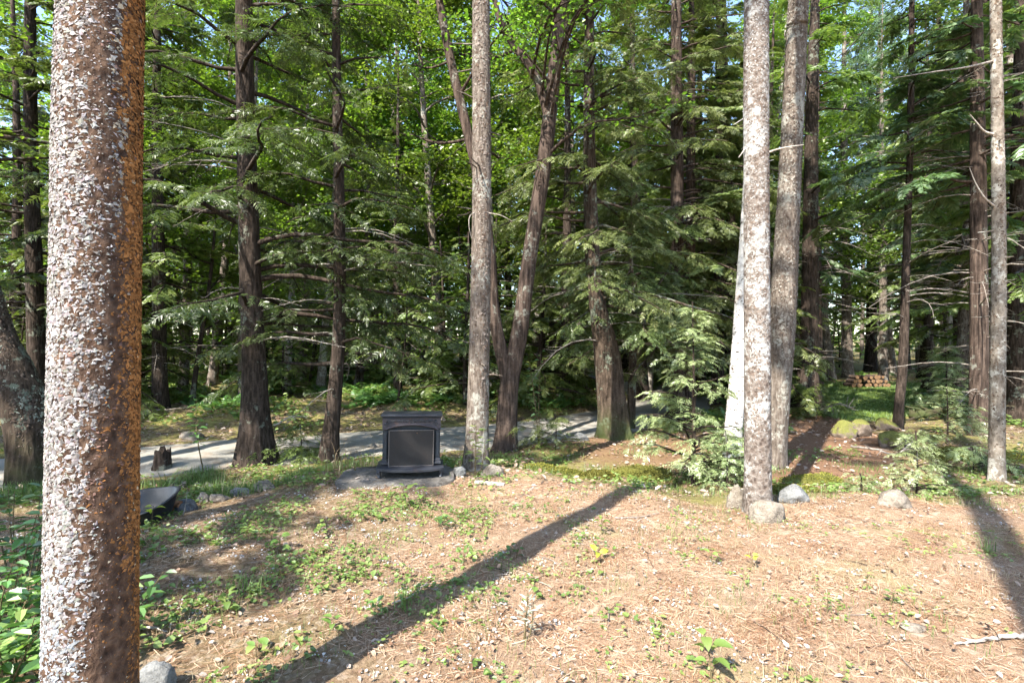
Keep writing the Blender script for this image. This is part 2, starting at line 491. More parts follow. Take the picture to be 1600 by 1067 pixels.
def mat_lawn():
    b = MB('lawn_turf')
    v = b.coord((1, 1, 1)); n = b.noise(v, 2.2, 5, 0.6); f = b.noise(v, 50, 4, 0.8)
    c = b.ramp(f, [(0.3, (0.06, 0.10, 0.018)), (0.55, (0.13, 0.19, 0.035)), (0.75, (0.22, 0.28, 0.07))])
    c = b.mix(b.math('MULTIPLY', b.rampf(n, 0.5, 0.7), 0.5), c, (0.24, 0.19, 0.09))
    return b.bsdf(c, 0.95, 0.1, b.bump(f, 0.8, 0.03))
M['lawn'] = mat_lawn()

def mat_rock(name, c0, c1, c2, moss=0.0, mcol=(0.17, 0.165, 0.045)):
    b = MB(name)
    v = b.coord((1, 1, 1), rand=True); n = b.noise(v, 7, 6, 0.65); f = b.noise(v, 60, 4, 0.7)
    c = b.ramp(b.math('ADD', b.math('MULTIPLY', n, 0.6), b.math('MULTIPLY', f, 0.4)), [(0.36, c0), (0.5, c1), (0.64, c2)])
    c = b.mix(b.math('MULTIPLY', b.rampf(b.noise(v, 16, 5, 0.75, 0.6), 0.56, 0.64), 0.55), c, tuple(0.45 * q for q in c0))
    h = b.math('ADD', n, b.math('MULTIPLY', f, 0.3))
    if moss > 0:
        g = b.n('NewGeometry'); s = b.n('SeparateXYZ'); b.l(g.outputs['Normal'], s.inputs[0])
        m = b.rampf(b.math('ADD', s.outputs[2], b.math('MULTIPLY', b.noise(v, 10, 4, 0.7), 0.8)), 1.25 - moss, 1.38 - moss)
        mc = b.mix(b.rampf(f, 0.35, 0.65), b.mix(1.0, mcol, (0.45, 0.5, 0.4), 'MULTIPLY'), mcol)
        c = b.mix(m, c, mc)
    return b.bsdf(c, 0.9, 0.2, b.bump(h, 0.9, 0.05))
M['rock_pale'] = mat_rock('pale_granite', (0.10, 0.08, 0.062), (0.20, 0.17, 0.135), (0.29, 0.26, 0.215))
M['rock_grey'] = mat_rock('grey_granite', (0.08, 0.08, 0.077), (0.155, 0.155, 0.148), (0.24, 0.24, 0.23))
M['rock_brown'] = mat_rock('brown_granite', (0.07, 0.053, 0.04), (0.13, 0.10, 0.075), (0.20, 0.16, 0.125), 0.45)
M['rock_moss'] = mat_rock('mossy_stone', (0.10, 0.08, 0.06), (0.18, 0.15, 0.115), (0.27, 0.23, 0.185), 1.1, (0.135, 0.13, 0.03))
M['rock_dark'] = mat_rock('dark_stone', (0.07, 0.07, 0.07), (0.13, 0.13, 0.13), (0.22, 0.22, 0.21))

def mat_iron(name, c0, c1, rough=0.45, rust=0.2, spec=0.5):
    b = MB(name)
    v = b.coord((1, 1, 1)); n = b.noise(v, 9, 6, 0.7); f = b.noise(v, 80, 3, 0.6)
    c = b.mix(b.rampf(f, 0.35, 0.65), c0, c1)
    c = b.mix(b.math('MULTIPLY', b.rampf(n, 0.55, 0.72), rust), c, (0.22, 0.085, 0.035))
    r = b.math('ADD', b.math('MULTIPLY', n, 0.3), rough - 0.1)
    return b.bsdf(c, r, spec, b.bump(f, 0.25, 0.004))
M['iron'] = mat_iron('blue_black_cast_iron', (0.007, 0.012, 0.019), (0.013, 0.020, 0.030), 0.45, 0.12)
M['iron_top'] = mat_iron('worn_cast_iron', (0.017, 0.019, 0.026), (0.030, 0.033, 0.041), 0.4, 0.15)
M['iron_purple'] = mat_iron('weathered_cast_iron', (0.024, 0.019, 0.023), (0.042, 0.035, 0.041), 0.55, 0.35)
M['screen'] = mat_iron('dull_sheet_metal', (0.013, 0.0112, 0.0105), (0.019, 0.0165, 0.0155), 0.6, 0.05, 0.35)
M['screen_frame'] = mat_iron('worn_frame_metal', (0.06, 0.05, 0.046), (0.10, 0.088, 0.08), 0.5, 0.4)
M['rust'] = mat_iron('rusty_iron', (0.10, 0.05, 0.03), (0.2, 0.1, 0.05), 0.8, 0.7, 0.2)
M['plastic'] = mat_iron('black_plastic', (0.012, 0.013, 0.016), (0.02, 0.021, 0.025), 0.36, 0.0, 0.5)
M['clay'] = mat_rock('terracotta', (0.3, 0.13, 0.06), (0.42, 0.2, 0.1), (0.5, 0.28, 0.17))
M['concrete'] = mat_rock('weathered_concrete', (0.065, 0.055, 0.045), (0.12, 0.11, 0.097), (0.185, 0.172, 0.155), 0.0)
M['log_end'] = mat_bark('log_end_wood', (0.10, 0.055, 0.028), (0.20, 0.115, 0.06), (0.30, 0.20, 0.125), 14, 14, 0.3)
M['stem'] = mat_bark('green_brown_stem', (0.05, 0.045, 0.02), (0.11, 0.09, 0.045), (0.2, 0.16, 0.09), 20, 20, 0.3)
M['silver_weed'] = mat_foliage('silvery_weed', (0.26, 0.27, 0.215), (0.38, 0.385, 0.32), (0.5, 0.49, 0.44), 0.2, 0.03, 0.5, 1.0)
M['yellow_leaf'] = mat_foliage('yellow_green_leaves', (0.26, 0.34, 0.03), (0.38, 0.44, 0.05), (0.5, 0.5, 0.08), 0.4, 0.04, 0.5, 1.2)

# ------------------------------------------------------------------ the setting: ground, road, lawn
def axis(lo, f0, f1, hi, step, grow=1.13):
    a = list(np.arange(f0, f1, step))
    s = step; x = f1; up = [x]
    while x < hi:
        s *= grow; x += s; up.append(x)
    s = step; x = f0; dn = []
    while x > lo:
        s *= grow; x -= s; dn.append(x)
    return np.array(dn[::-1] + a + up)

def lawn_mask(x, y):
    cx = 0.70 * y - 0.1
    half = 1.15 + 0.15 * (y - 12) + 0.4 * np.sin(y * 0.9) + 0.25 * np.sin(y * 2.3 + 1)
    return sstep(0.35, -0.35, np.abs(x - cx) - half) * sstep(12.0, 13.0, y) * sstep(24.5, 22.5, y)

xs = axis(-420, -4.0, 7.0, 420, 0.075)
ys = axis(-60, 1.2, 9.0, 520, 0.075, 1.06)
XX, YY = np.meshgrid(xs, ys)
ZZ = H(XX, YY) - 0.05 * (lawn_mask(XX, YY) > 0.6)
nx, ny = len(xs), len(ys)
g = Geo()
i = np.arange(ny - 1)[:, None] * nx + np.arange(nx - 1)[None, :]
g.add(np.stack([XX, YY, ZZ], -1).reshape(-1, 3), np.stack([i, i + 1, i + nx + 1, i + nx], -1).reshape(-1, 4))
me = g.mesh('ground', M['ground'])
e_ = edge_y(XX)
needle = (1 - sstep(e_ - 0.2, e_ + 1.2, YY + 0.25 * wob(XX, YY, 0.6)))
leftmix = sstep(0.6, -1.6, XX + 0.5 * wob(XX, YY, 0.4)) * 0.75
needle = needle * (1 - leftmix)
moss = sstep(e_ + 0.1, e_ + 0.9, YY) * 0.9 + 0.25 * leftmix
pathm = sstep(1.5, 0.8, np.abs(XX - (4.2 + 0.55 * (YY - 6.5))) + 0.35 * wob(XX, YY, 0.35)) * sstep(5.6, 7.2, YY) * sstep(15, 12.5, YY)
under = sstep(2.3, 1.2, np.hypot(XX - 2.6, (YY - 9.4))) * 0.8
zone = np.stack([needle, np.clip(moss * (1 - pathm * 0.6), 0, 1), np.clip(pathm + under, 0, 1), np.ones_like(XX)], -1).astype(np.float32)
a = me.attributes.new('zone', 'FLOAT_COLOR', 'POINT'); a.data.foreach_set('color', zone.ravel())
ground = link('ground', me); ground['kind'] = 'structure'

def strip(center, half, n, m, zoff, wobble=0.12):
    c = crom(center, n)
    t = np.gradient(c, axis=0); t /= np.linalg.norm(t, axis=1)[:, None]
    nrm = np.stack([-t[:, 1], t[:, 0]], -1)
    u = np.linspace(-1, 1, m)
    hw = half * (1 + wobble * wob(c[:, 0], c[:, 1], 0.3))
    p = c[:, None, :] + nrm[:, None, :] * (u[None, :] * hw[:, None])[:, :, None]
    z = hbase(p[..., 0], p[..., 1]) + zoff - 0.03 * np.abs(u)[None, :] ** 3
    i = np.arange(n - 1)[:, None] * m + np.arange(m - 1)[None, :]
    g = Geo(); g.add(np.concatenate([p, z[..., None]], -1).reshape(-1, 3), np.stack([i, i + m, i + m + 1, i + 1], -1).reshape(-1, 4)[:, ::-1])
    return g
g = strip(ROAD, 1.5, 500, 21, -0.02)
road = link('road', g.mesh('road', M['gravel'])); road['kind'] = 'structure'

lx = np.arange(6.0, 20.5, 0.1); ly = np.arange(11.8, 24.8, 0.12)
LX, LY = np.meshgrid(lx, ly)
lm = lawn_mask(LX, LY)
LZ = hbase(LX, LY) + 0.012 - 0.14 * (1 - np.clip(lm * 1.6, 0, 1))
i = np.arange(len(ly) - 1)[:, None] * len(lx) + np.arange(len(lx) - 1)[None, :]
fq = np.stack([i, i + 1, i + len(lx) + 1, i + len(lx)], -1).reshape(-1, 4)
keep = lm.ravel()[fq].max(1) > 0.02
g = Geo(); g.add(np.stack([LX, LY, LZ], -1).reshape(-1, 3), fq[keep])
lawn = link('lawn', g.mesh('lawn', M['lawn'])); lawn['kind'] = 'structure'

# ------------------------------------------------------------------ foliage templates
def diamond(base, d, l, w, tilt=0.0, rs=None):
    """quads (N,4,3) in the xy plane from base (N,3), unit dir (N,3), length, width"""
    p = np.stack([-d[:, 1], d[:, 0], np.zeros(len(d))], -1)
    l = np.asarray(l)[:, None]; w = np.asarray(w)[:, None]
    q = np.stack([base, base + d * l * 0.45 + p * w * 0.5, base + d * l, base + d * l * 0.45 - p * w * 0.5], 1)
    if rs is not None:
        q[:, 1, 2] += rs.uniform(-1, 1, len(q)) * w[:, 0] * tilt
        q[:, 3, 2] += rs.uniform(-1, 1, len(q)) * w[:, 0] * tilt
        q[:, 2, 2] += rs.uniform(-1, 0.6, len(q)) * l[:, 0] * 0.15
    return q

def frond(rs, detail, n=11, width=0.40):
    """flat feathery conifer spray of length 1 along +x"""
    out = []
    xs_ = np.linspace(0.05, 0.93, n)
    for side in (1, -1):
        x = xs_ + rs.uniform(-0.02, 0.02, n)
        ln = width * np.clip(1.12 - x, 0.1, 1) ** 0.8 * (0.55 + 0.45 * np.minimum(1, x * 5)) * rs.uniform(0.65, 1.15, n)
        an = np.radians(rs.uniform(42, 62, n)) * side
        d = np.stack([np.cos(an), np.sin(an), np.zeros(n)], -1)
        base = np.stack([x, np.zeros(n), np.zeros(n)], -1)
        if detail == 1:
            out.append(diamond(base, d, ln, 0.038 + ln * 0.12, 0.6, rs))
        else:
            out.append(diamond(base, d, ln, np.full(n, 0.016), 0.3, rs))
            for t in (0.2, 0.42, 0.62, 0.8):
                for s2 in (1, -1):
                    b2 = base + d * (ln * t)[:, None]
                    a2 = an + s2 * np.radians(rs.uniform(38, 58, n))
                    d2 = np.stack([np.cos(a2), np.sin(a2), np.zeros(n)], -1)
                    out.append(diamond(b2, d2, ln * 0.36 * (1.15 - t) * rs.uniform(0.7, 1.2, n) + 0.02, np.full(n, 0.019), 0.6, rs))
    out.append(diamond(np.array([[0, 0, 0.0]]), np.array([[1.0, 0, 0]]), np.array([1.03]), np.array([0.035])))
    q = np.concatenate(out)
    q[..., 2] -= 0.16 * q[..., 0] ** 2 + 0.25 * np.abs(q[..., 1]) ** 1.5
    return q

_rf = np.random.RandomState(11)
FR1 = [frond(_rf, 1, 14) for _ in range(6)]
FR2 = [frond(_rf, 2, 13, 0.36) for _ in range(6)]

def needle_tuft(rs, n=26):
    """pine tuft: ball of long thin needles, length 1"""
    d = rs.normal(size=(n, 3)); d[:, 0] = np.abs(d[:, 0]) + 0.35; d /= np.linalg.norm(d, axis=1)[:, None]
    p = np.cross(d, rs.normal(size=(n, 3))); p /= np.linalg.norm(p, axis=1)[:, None]
    b = np.zeros((n, 3)); l = rs.uniform(0.7, 1.05, n)[:, None]
    return np.stack([b, b + d * l * 0.5 + p * 0.035, b + d * l, b + d * l * 0.5 - p * 0.035], 1)
TUFT = [needle_tuft(_rf) for _ in range(5)]
FRS = [frond(_rf, 1, 7, 0.44) for _ in range(8)]

def place_mix(g, tmpls, pos, fr, sc, rs, r0, spread=0.25, mat=0):
    k = rs.randint(0, len(tmpls), len(pos))
    for i, t in enumerate(tmpls):
        m = k == i
        if not m.any(): continue
        q = place(t, pos[m], fr[m], sc[m])
        rr = np.repeat(np.asarray(r0)[m], len(t)) + rs.uniform(-spread, spread, len(q))
        g.quads(q, np.clip(rr, 0, 1), None, mat)

def conifer(rs, stem, zb, zt, lmax, nb, detail=1, droop=0.35, up=0.15, step=0.16, fl=(0.35, 0.75), low_bare=0.25, dead=0, dead_z=(1.0, 5.0),
            flare=0.6, jitter=0.03, sides=14, shape=0.9, az=None, tuft=False, trunk_rings=None, llow=None, leafgain=1.0, fine=None, fsz=(0.16, 0.30), sub=0.12, lmin=0.25):
    """stem: rows x,y,z,r. returns trunk geo (wood) and crown geo (needles)"""
    wood, leaf = Geo(), Geo()
    stem = np.asarray(stem, float)
    n = trunk_rings or max(12, int((stem[-1, 2] - stem[0, 2]) / 0.35))
    s = crom(stem, n)
    v, f = tube(s[:, :3], np.maximum(s[:, 3], 0.008), sides, jitter, rs, flare)
    wood.add(v, f)
    def at(z):
        return np.array([np.interp(z, s[:, 2], s[:, k]) for k in range(4)])
    FP, FD, FS, FRr = [], [], [], []
    for i in range(nb):
        u = (i + rs.uniform(0, 1)) / nb
        z = zb + (zt - zb) * u
        b = at(z)
        L = lmax * (1 - u) ** shape * rs.uniform(0.6, 1.1) + lmin
        if llow is not None:
            L *= np.interp(u, [0, 0.25], [llow, 1])
        a = rs.uniform(0, 6.283) if az is None else az(rs, u)
        m = max(5, int(L / 0.3))
        t = np.linspace(0, 1, m)
        upk = up * (1 + 0.8 * u) + rs.uniform(-0.12, 0.12)
        kink = rs.uniform(-0.25, 0.25)
        ca, sa = math.cos(a), math.sin(a)
        lat = kink * L * t * t + 0.03 * L * np.sin(t * 7 + a)
        p = np.stack([b[0] + ca * t * L - sa * lat, b[1] + sa * t * L + ca * lat,
                      b[2] + L * (upk * t - droop * t * t * rs.uniform(0.7, 1.2)) + 0.02 * L * np.sin(t * 9 + a)], -1)
        r = (0.011 + 0.011 * L) * (1 - 0.85 * t)
        r = np.minimum(r, b[3] * 0.5)
        v, f = tube(p, r, 5 if L > 0.8 else 4)
        wood.add(v, f)
        # sprays along the branch
        if fine is not None and z < fine:
            ns = max(4, int(L / sub * leafgain))
            ts = np.sort(rs.uniform(low_bare, 0.98, ns))
            P0 = np.stack([np.interp(ts, t, p[:, c]) for c in range(3)], -1)
            T0 = np.stack([np.interp(ts, t, np.gradient(p[:, c], t)) for c in range(3)], -1); T0 /= np.linalg.norm(T0, axis=1)[:, None]
            r_b = rs.uniform(-0.18, 0.18)
            for q in range(ns):
                ls = min(0.95, 0.8 * L + 0.03, (0.30 * L * (1 - ts[q]) + 1.6 * sub) * rs.uniform(0.6, 1.25))
                an = (1 if q % 2 else -1) * math.radians(rs.uniform(35, 70))
                d0 = np.array([T0[q, 0] * math.cos(an) - T0[q, 1] * math.sin(an), T0[q, 0] * math.sin(an) + T0[q, 1] * math.cos(an), T0[q, 2] * 0.6 + rs.uniform(-0.35, 0.1)])
                k2 = max(2, int(ls / (sub * 0.62))); w2 = (np.arange(k2) + rs.uniform(0.2, 0.9, k2)) / k2
                pp = P0[q] + d0 * (ls * w2)[:, None]; pp[:, 2] -= 0.22 * ls * w2 ** 2
                a2 = np.where(np.arange(k2) % 2 == 0, 1, -1) * np.radians(rs.uniform(25, 60, k2)); a2[-1] *= 0.2
                dd = np.stack([d0[0] * np.cos(a2) - d0[1] * np.sin(a2), d0[0] * np.sin(a2) + d0[1] * np.cos(a2), d0[2] - 0.35 * w2 + rs.uniform(-0.25, 0.2, k2)], -1)
                FP.append(pp); FD.append(dd); FS.append(rs.uniform(fsz[0], fsz[1], k2)); FRr.append(np.clip(0.30 + r_b + 0.25 * ts[q] + 0.2 * w2 + rs.uniform(-0.2, 0.2, k2), 0, 1))
                if ls > 0.3:
                    v, f = tube(np.stack([P0[q], P0[q] + d0 * ls * 0.5 - np.array([0, 0, 0.055 * ls]), P0[q] + d0 * ls - np.array([0, 0, 0.22 * ls])]), [0.005, 0.0035, 0.0015], 3); wood.add(v, f)
            continue
        k = max(3, int(L / step))
        ts = np.sort(rs.uniform(low_bare, 1.0, int(k * leafgain) + 1)) ; ts[-1] = 0.97
        pos = np.stack([np.interp(ts, t, p[:, c]) for c in range(3)], -1)
        tan = np.stack([np.interp(ts, t, np.gradient(p[:, c], t)) for c in range(3)], -1)
        tan /= np.linalg.norm(tan, axis=1)[:, None]
        side = np.where(np.arange(len(ts)) % 2 == 0, 1, -1) * np.radians(rs.uniform(30, 68, len(ts)))
        side[-1] = 0
        c_, s_ = np.cos(side), np.sin(side)
        d = np.stack([tan[:, 0] * c_ - tan[:, 1] * s_, tan[:, 0] * s_ + tan[:, 1] * c_, tan[:, 2] + rs.uniform(-0.3, 0.12, len(ts))], -1)
        z_ = np.stack([rs.uniform(-0.35, 0.35, len(ts)), rs.uniform(-0.35, 0.35, len(ts)), np.ones(len(ts))], -1)
        sc = (fl[0] + (fl[1] - fl[0]) * (1 - np.abs(ts - 0.45))) * rs.uniform(0.7, 1.2, len(ts)) * min(1.0, 0.35 + L / 2.2)
        r0 = np.clip(0.35 + 0.3 * ts + rs.uniform(-0.15, 0.2, len(ts)), 0, 1)
        if tuft:
            pos2 = pos + d * sc[:, None] * 0.5
            place_mix(leaf, TUFT, pos2, rot_to(d, z_), sc * 0.42, rs, r0)
            place_mix(leaf, TUFT, pos + d * sc[:, None] * 0.9, rot_to(d, z_), sc * 0.36, rs, r0)
        else:
            place_mix(leaf, FR2 if detail == 2 else FR1, pos, rot_to(d, z_), sc, rs, r0)
    if FP:
        FP = np.concatenate(FP); FD = np.concatenate(FD); FS = np.concatenate(FS); FRr = np.concatenate(FRr)
        zz_ = np.stack([rs.normal(0, 0.4, len(FP)), rs.normal(0, 0.4, len(FP)), np.ones(len(FP))], -1)
        place_mix(leaf, FRS, FP, rot_to(FD, zz_), FS, rs, FRr, 0.2)
    for i in range(dead):
        z = rs.uniform(*dead_z); b = at(z); L = rs.uniform(0.6, 2.2); a = rs.uniform(0, 6.283)
        t = np.linspace(0, 1, 6)
        bend = rs.uniform(-0.35, 0.35); dz = rs.uniform(-0.35, 0.15)
        p = np.stack([b[0] + np.cos(a + bend * t) * t * L, b[1] + np.sin(a + bend * t) * t * L, b[2] + dz * L * t * t + 0.05 * L * np.sin(t * 4)], -1)
        v, f = tube(p, (0.004 + 0.006 * L) * (1 - 0.8 * t), 4); wood.add(v, f, mat=1)
        for j in range(int(L * 5)):
            tt = rs.uniform(0.25, 0.98); q = np.array([np.interp(tt, t, p[:, c]) for c in range(3)])
            aa = a + rs.choice([-1, 1]) * rs.uniform(0.5, 1.1); l2 = rs.uniform(0.15, 0.5) * (1.1 - tt) * L
            e = q + np.array([math.cos(aa) * l2, math.sin(aa) * l2, rs.uniform(-0.3, 0.1) * l2])
            v, f = tube(np.stack([q, (q + e) / 2 + rs.uniform(-0.02, 0.02, 3), e]), [0.004, 0.003, 0.0015], 3); wood.add(v, f, mat=1)
    return wood, leaf

def leaf_quads(rs, pos, size, nrm_tilt=0.6, droop=0.25, wid=0.34):
    """folded leaves: 2 quads each"""
    n = len(pos)
    yaw = rs.uniform(0, 6.283, n)
    d = np.stack([np.cos(yaw), np.sin(yaw), rs.normal(-droop, 0.3, n)], -1)
    z = np.stack([rs.normal(0, nrm_tilt, n), rs.normal(0, nrm_tilt, n), np.ones(n)], -1)
    fr = rot_to(d, z)
    w = wid
    A = (0, 0, 0); B = (1, 0, -0.06)
    t = np.array([[A, B, (0.66, w * 0.85, 0.07), (0.25, w, 0.09)], [A, (0.25, -w, 0.09), (0.66, -w * 0.85, 0.07), B]])
    return place(t, pos, fr, size)

def deciduous(rs, stems, zb, n_limb, limb_len, n_sub, n_leaf, leaf=0.085, flare=0.5, jitter=0.03, sides=14, spread=0.32, rise=0.55, zt=None, bias=None):
    wood, lf = Geo(), Geo()
    for si, stem in enumerate(stems):
        stem = np.asarray(stem, float)
        s = crom(stem, max(12, int(np.abs(stem[-1, 2] - stem[0, 2]) / 0.3)))
        v, f = tube(s[:, :3], np.maximum(s[:, 3], 0.01), sides, jitter, rs, flare if si == 0 else 0.0); wood.add(v, f)
        z1 = s[-1, 2]
        lo = max(zb, s[0, 2])
        for i in range(n_limb):
            u = (i + rs.uniform(0, 1)) / n_limb
            z = lo + (z1 - lo) * u
            b = np.array([np.interp(z, s[:, 2], s[:, k]) for k in range(4)])
            L = limb_len * (1 - 0.65 * u) * rs.uniform(0.6, 1.15)
            a = rs.uniform(0, 6.283) if bias is None else bias(rs)
            t = np.linspace(0, 1, 7)
            k = rs.uniform(-0.5, 0.5); rz = rise * rs.uniform(0.3, 1.3)
            p = np.stack([b[0] + np.cos(a + k * t) * t * L, b[1] + np.sin(a + k * t) * t * L, b[2] + L * (rz * t - 0.12 * t * t) + 0.06 * L * np.sin(t * 6 + a)], -1)
            r = np.minimum((0.010 + 0.012 * L) * (1 - 0.85 * t), b[3] * 0.6)
            v, f = tube(p, r, 5); wood.add(v, f)
            for j in range(n_sub):
                tt = rs.uniform(0.2, 1.0)
                q = np.array([np.interp(tt, t, p[:, c]) for c in range(3)])
                aa = a + rs.uniform(-1.3, 1.3); l2 = rs.uniform(0.5, 1.0) * L * 0.42
                e = q + np.array([math.cos(aa) * l2, math.sin(aa) * l2, rs.uniform(-0.1, 0.45) * l2])
                mid = (q + e) / 2 + rs.normal(0, 0.05 * l2, 3)
                v, f = tube(np.stack([q, mid, e]), [0.010, 0.006, 0.003], 3); wood.add(v, f)
                m = max(6, int(n_leaf * rs.uniform(0.5, 1.3)))
                w_ = rs.uniform(0.15, 1.15, m)[:, None]
                pos = q * (1 - w_) + e * w_ + rs.normal(0, 1, (m, 3)) * np.array([spread, spread, spread * 0.33]) * (0.5 + 0.5 * l2)
                r0 = np.clip(0.45 + rs.normal(0, 0.12) + rs.uniform(-0.3, 0.3, m), 0, 1)
                q4 = leaf_quads(rs, pos, leaf * rs.uniform(0.65, 1.2, m))
                lf.quads(q4, np.repeat(r0, 2))
    return wood, lf

def straight(rs, h, r0, lean=0.15, bow=0.12):
    z = np.linspace(-0.25, h, 7)
    a = rs.uniform(0, 6.28, 2)
    t = (z + 0.25) / (h + 0.25)
    x = lean * math.cos(a[0]) * t * h * 0.1 + bow * np.sin(t * 4 + a[1])
    y = lean * math.sin(a[0]) * t * h * 0.1 + bow * np.cos(t * 3.3 + a[1]) - bow * math.cos(a[1])
    x -= x[0]
    r = r0 * (1 - t) ** 0.8 + 0.015
    return np.stack([x, y, z, r], -1)

# ------------------------------------------------------------------ shared tree kinds for the woods
KINDS = {}
def kind(name, wood, leaf, bark, needles):
    KINDS[name] = (wood.mesh(name + '_trunk', bark), leaf.mesh(name + '_crown', needles))

rs = np.random.RandomState(21)
for k in range(3):
    w, l = conifer(rs, straight(rs, 17, 0.19), 2.4, 16.5, 3.1, 78, 1, step=0.085, fl=(0.28, 0.52), dead=10, dead_z=(1.2, 4), llow=0.75)
    kind('hemlock%d' % k, w, l, [M['hem_bark'], M['dead_twig']], M['hemlock'])
for k in range(3):
    w, l = conifer(rs, straight(rs, 16, 0.16), 4.0, 15.6, 2.3, 66, 1, droop=0.28, up=0.05, step=0.085, fl=(0.25, 0.46), dead=40, dead_z=(0.8, 6.5))
    kind('spruce%d' % k, w, l, [M['red_bark'] if k else M['grey_bark'], M['dead_twig']], M['spruce'])
for k in range(4):
    w, l = deciduous(rs, [straight(rs, 15, 0.14, 0.4, 0.25)], 2.6 if k < 2 else 4.2, 30, 3.3, 9, 62, 0.115)
    kind('maple%d' % k, w, l, M['pale_bark'] if k % 2 else M['grey_bark'], M['maple'])
for k in range(2):
    w, l = conifer(rs, straight(rs, 10, 0.06, 0.4, 0.2), 3.5, 9.8, 1.1, 26, 1, step=0.2, fl=(0.3, 0.5), dead=16, dead_z=(0.6, 5), sides=8)
    kind('pole%d' % k, w, l, [M['pale_bark'] if k else M['hem_bark'], M['dead_twig']], M['spruce'])
w, l = conifer(rs, straight(rs, 18, 0.17), 6.0, 17.6, 2.8, 60, 1, droop=0.05, up=0.25, step=0.2, fl=(0.5, 0.8), dead=14, dead_z=(2, 7), tuft=True)
kind('pine0', w, l, [M['grey_bark'], M['dead_twig']], M['pine'])
# understorey: young conifer and young broadleaf
for k in range(2):
    w, l = conifer(rs, straight(rs, 3.2, 0.035, 0.2, 0.05), 0.3, 3.1, 1.25, 34, 1, step=0.10, fl=(0.28, 0.45), low_bare=0.12, flare=0.2, sides=6)
    kind('younghem%d' % k, w, l, [M['hem_bark'], M['dead_twig']], M['hemlock'])
w, l = deciduous(rs, [straight(rs, 3.4, 0.03, 0.5, 0.1)], 0.7, 12, 1.1, 4, 14, 0.095, flare=0.2, sides=6, spread=0.2)
kind('youngmaple0', w, l, M['hem_bark'], M['maple'])
# high clear-boled crown used by the tall front trees (begins far above the picture)
def high_crown(seed, h0, h1, lmax, nb, mat, tuft=False):
    r_ = np.random.RandomState(seed)
    st = np.array([[0, 0, h0 - 1.0, 0.12], [0, 0, (h0 + h1) / 2, 0.08], [0, 0, h1, 0.02]])
    w, l = conifer(r_, st, h0, h1 - 0.3, lmax, nb, 1, step=0.2, fl=(0.4, 0.75), flare=0, tuft=tuft)
    return w, l

def plant_tree(kindname, name, label, cat, x, y, scale=1.0, rz=0.0, group=None, zs=None):
    tm, cm = KINDS[kindname]
    s = (scale, scale, scale * (zs or 1.0))
    t = thing(name, label, cat, (x, y, float(H(x, y)) - 0.02), rz, group, s)
    link('trunk', tm, t); link('crown', cm, t)
    return t

# ------------------------------------------------------------------ bark flakes on the near trunks
def flakes(rs, s, n, size, zlo, zhi, colour, lift=0.006, aspect=1.5):
    """small lifted bark plates on the trunk s (rows x,y,z,r)"""
    z = rs.uniform(zlo, zhi, n); th = rs.uniform(0, 2 * math.pi, n)
    cx = np.interp(z, s[:, 2], s[:, 0]); cy_ = np.interp(z, s[:, 2], s[:, 1]); r = np.interp(z, s[:, 2], s[:, 3])
    sz = np.exp(np.clip(rs.normal(0, 0.38, n), -0.8, 0.55))
    w = size * aspect * sz * rs.uniform(0.5, 1.2, n); h = size * sz * rs.uniform(0.5, 1.3, n)
    rot = rs.normal(0, 0.6, n)
    lf = lift * rs.uniform(0.15, 1.5, n)
    out = []
    def pt(u, v, lift_):
        uu = u * np.cos(rot) - v * np.sin(rot); vv = u * np.sin(rot) + v * np.cos(rot)
        a = th + uu / r; rr = r + lift_
        return np.stack([cx + np.cos(a) * rr, cy_ + np.sin(a) * rr, z + vv], -1)
    j = lambda: rs.uniform(0.35, 1.45, n)
    top_l, top_m, top_r = pt(-w / 2 * j() * 0.7, h / 2 * j(), 0.0005 + lf * 0.1), pt(0 * w, h / 2 * j() * 1.1, 0.001 + lf * 0.3), pt(w / 2 * j() * 0.7, h / 2 * j(), 0.0005 + lf * 0.1)
    bot_l, bot_m, bot_r = pt(-w / 2 * j(), -h / 2 * j(), lf * 0.7), pt(0 * w, -h / 2 * j() * 1.15, lf * 1.2), pt(w / 2 * j(), -h / 2 * j(), lf * 0.7)
    q = np.stack([np.stack([bot_l, bot_m, top_m, top_l], 1), np.stack([bot_m, bot_r, top_r, top_m], 1)], 1).reshape(-1, 4, 3)
    c = colour(rs, th, z)
    g = Geo(); g.quads(q, 0.5, np.repeat(c, 2, 0))
    return g

def col_noise(th, z, f):
    return wob(np.cos(th) * 0.5 + z * 0.6, np.sin(th) * 0.5 - z * 0.35, f)

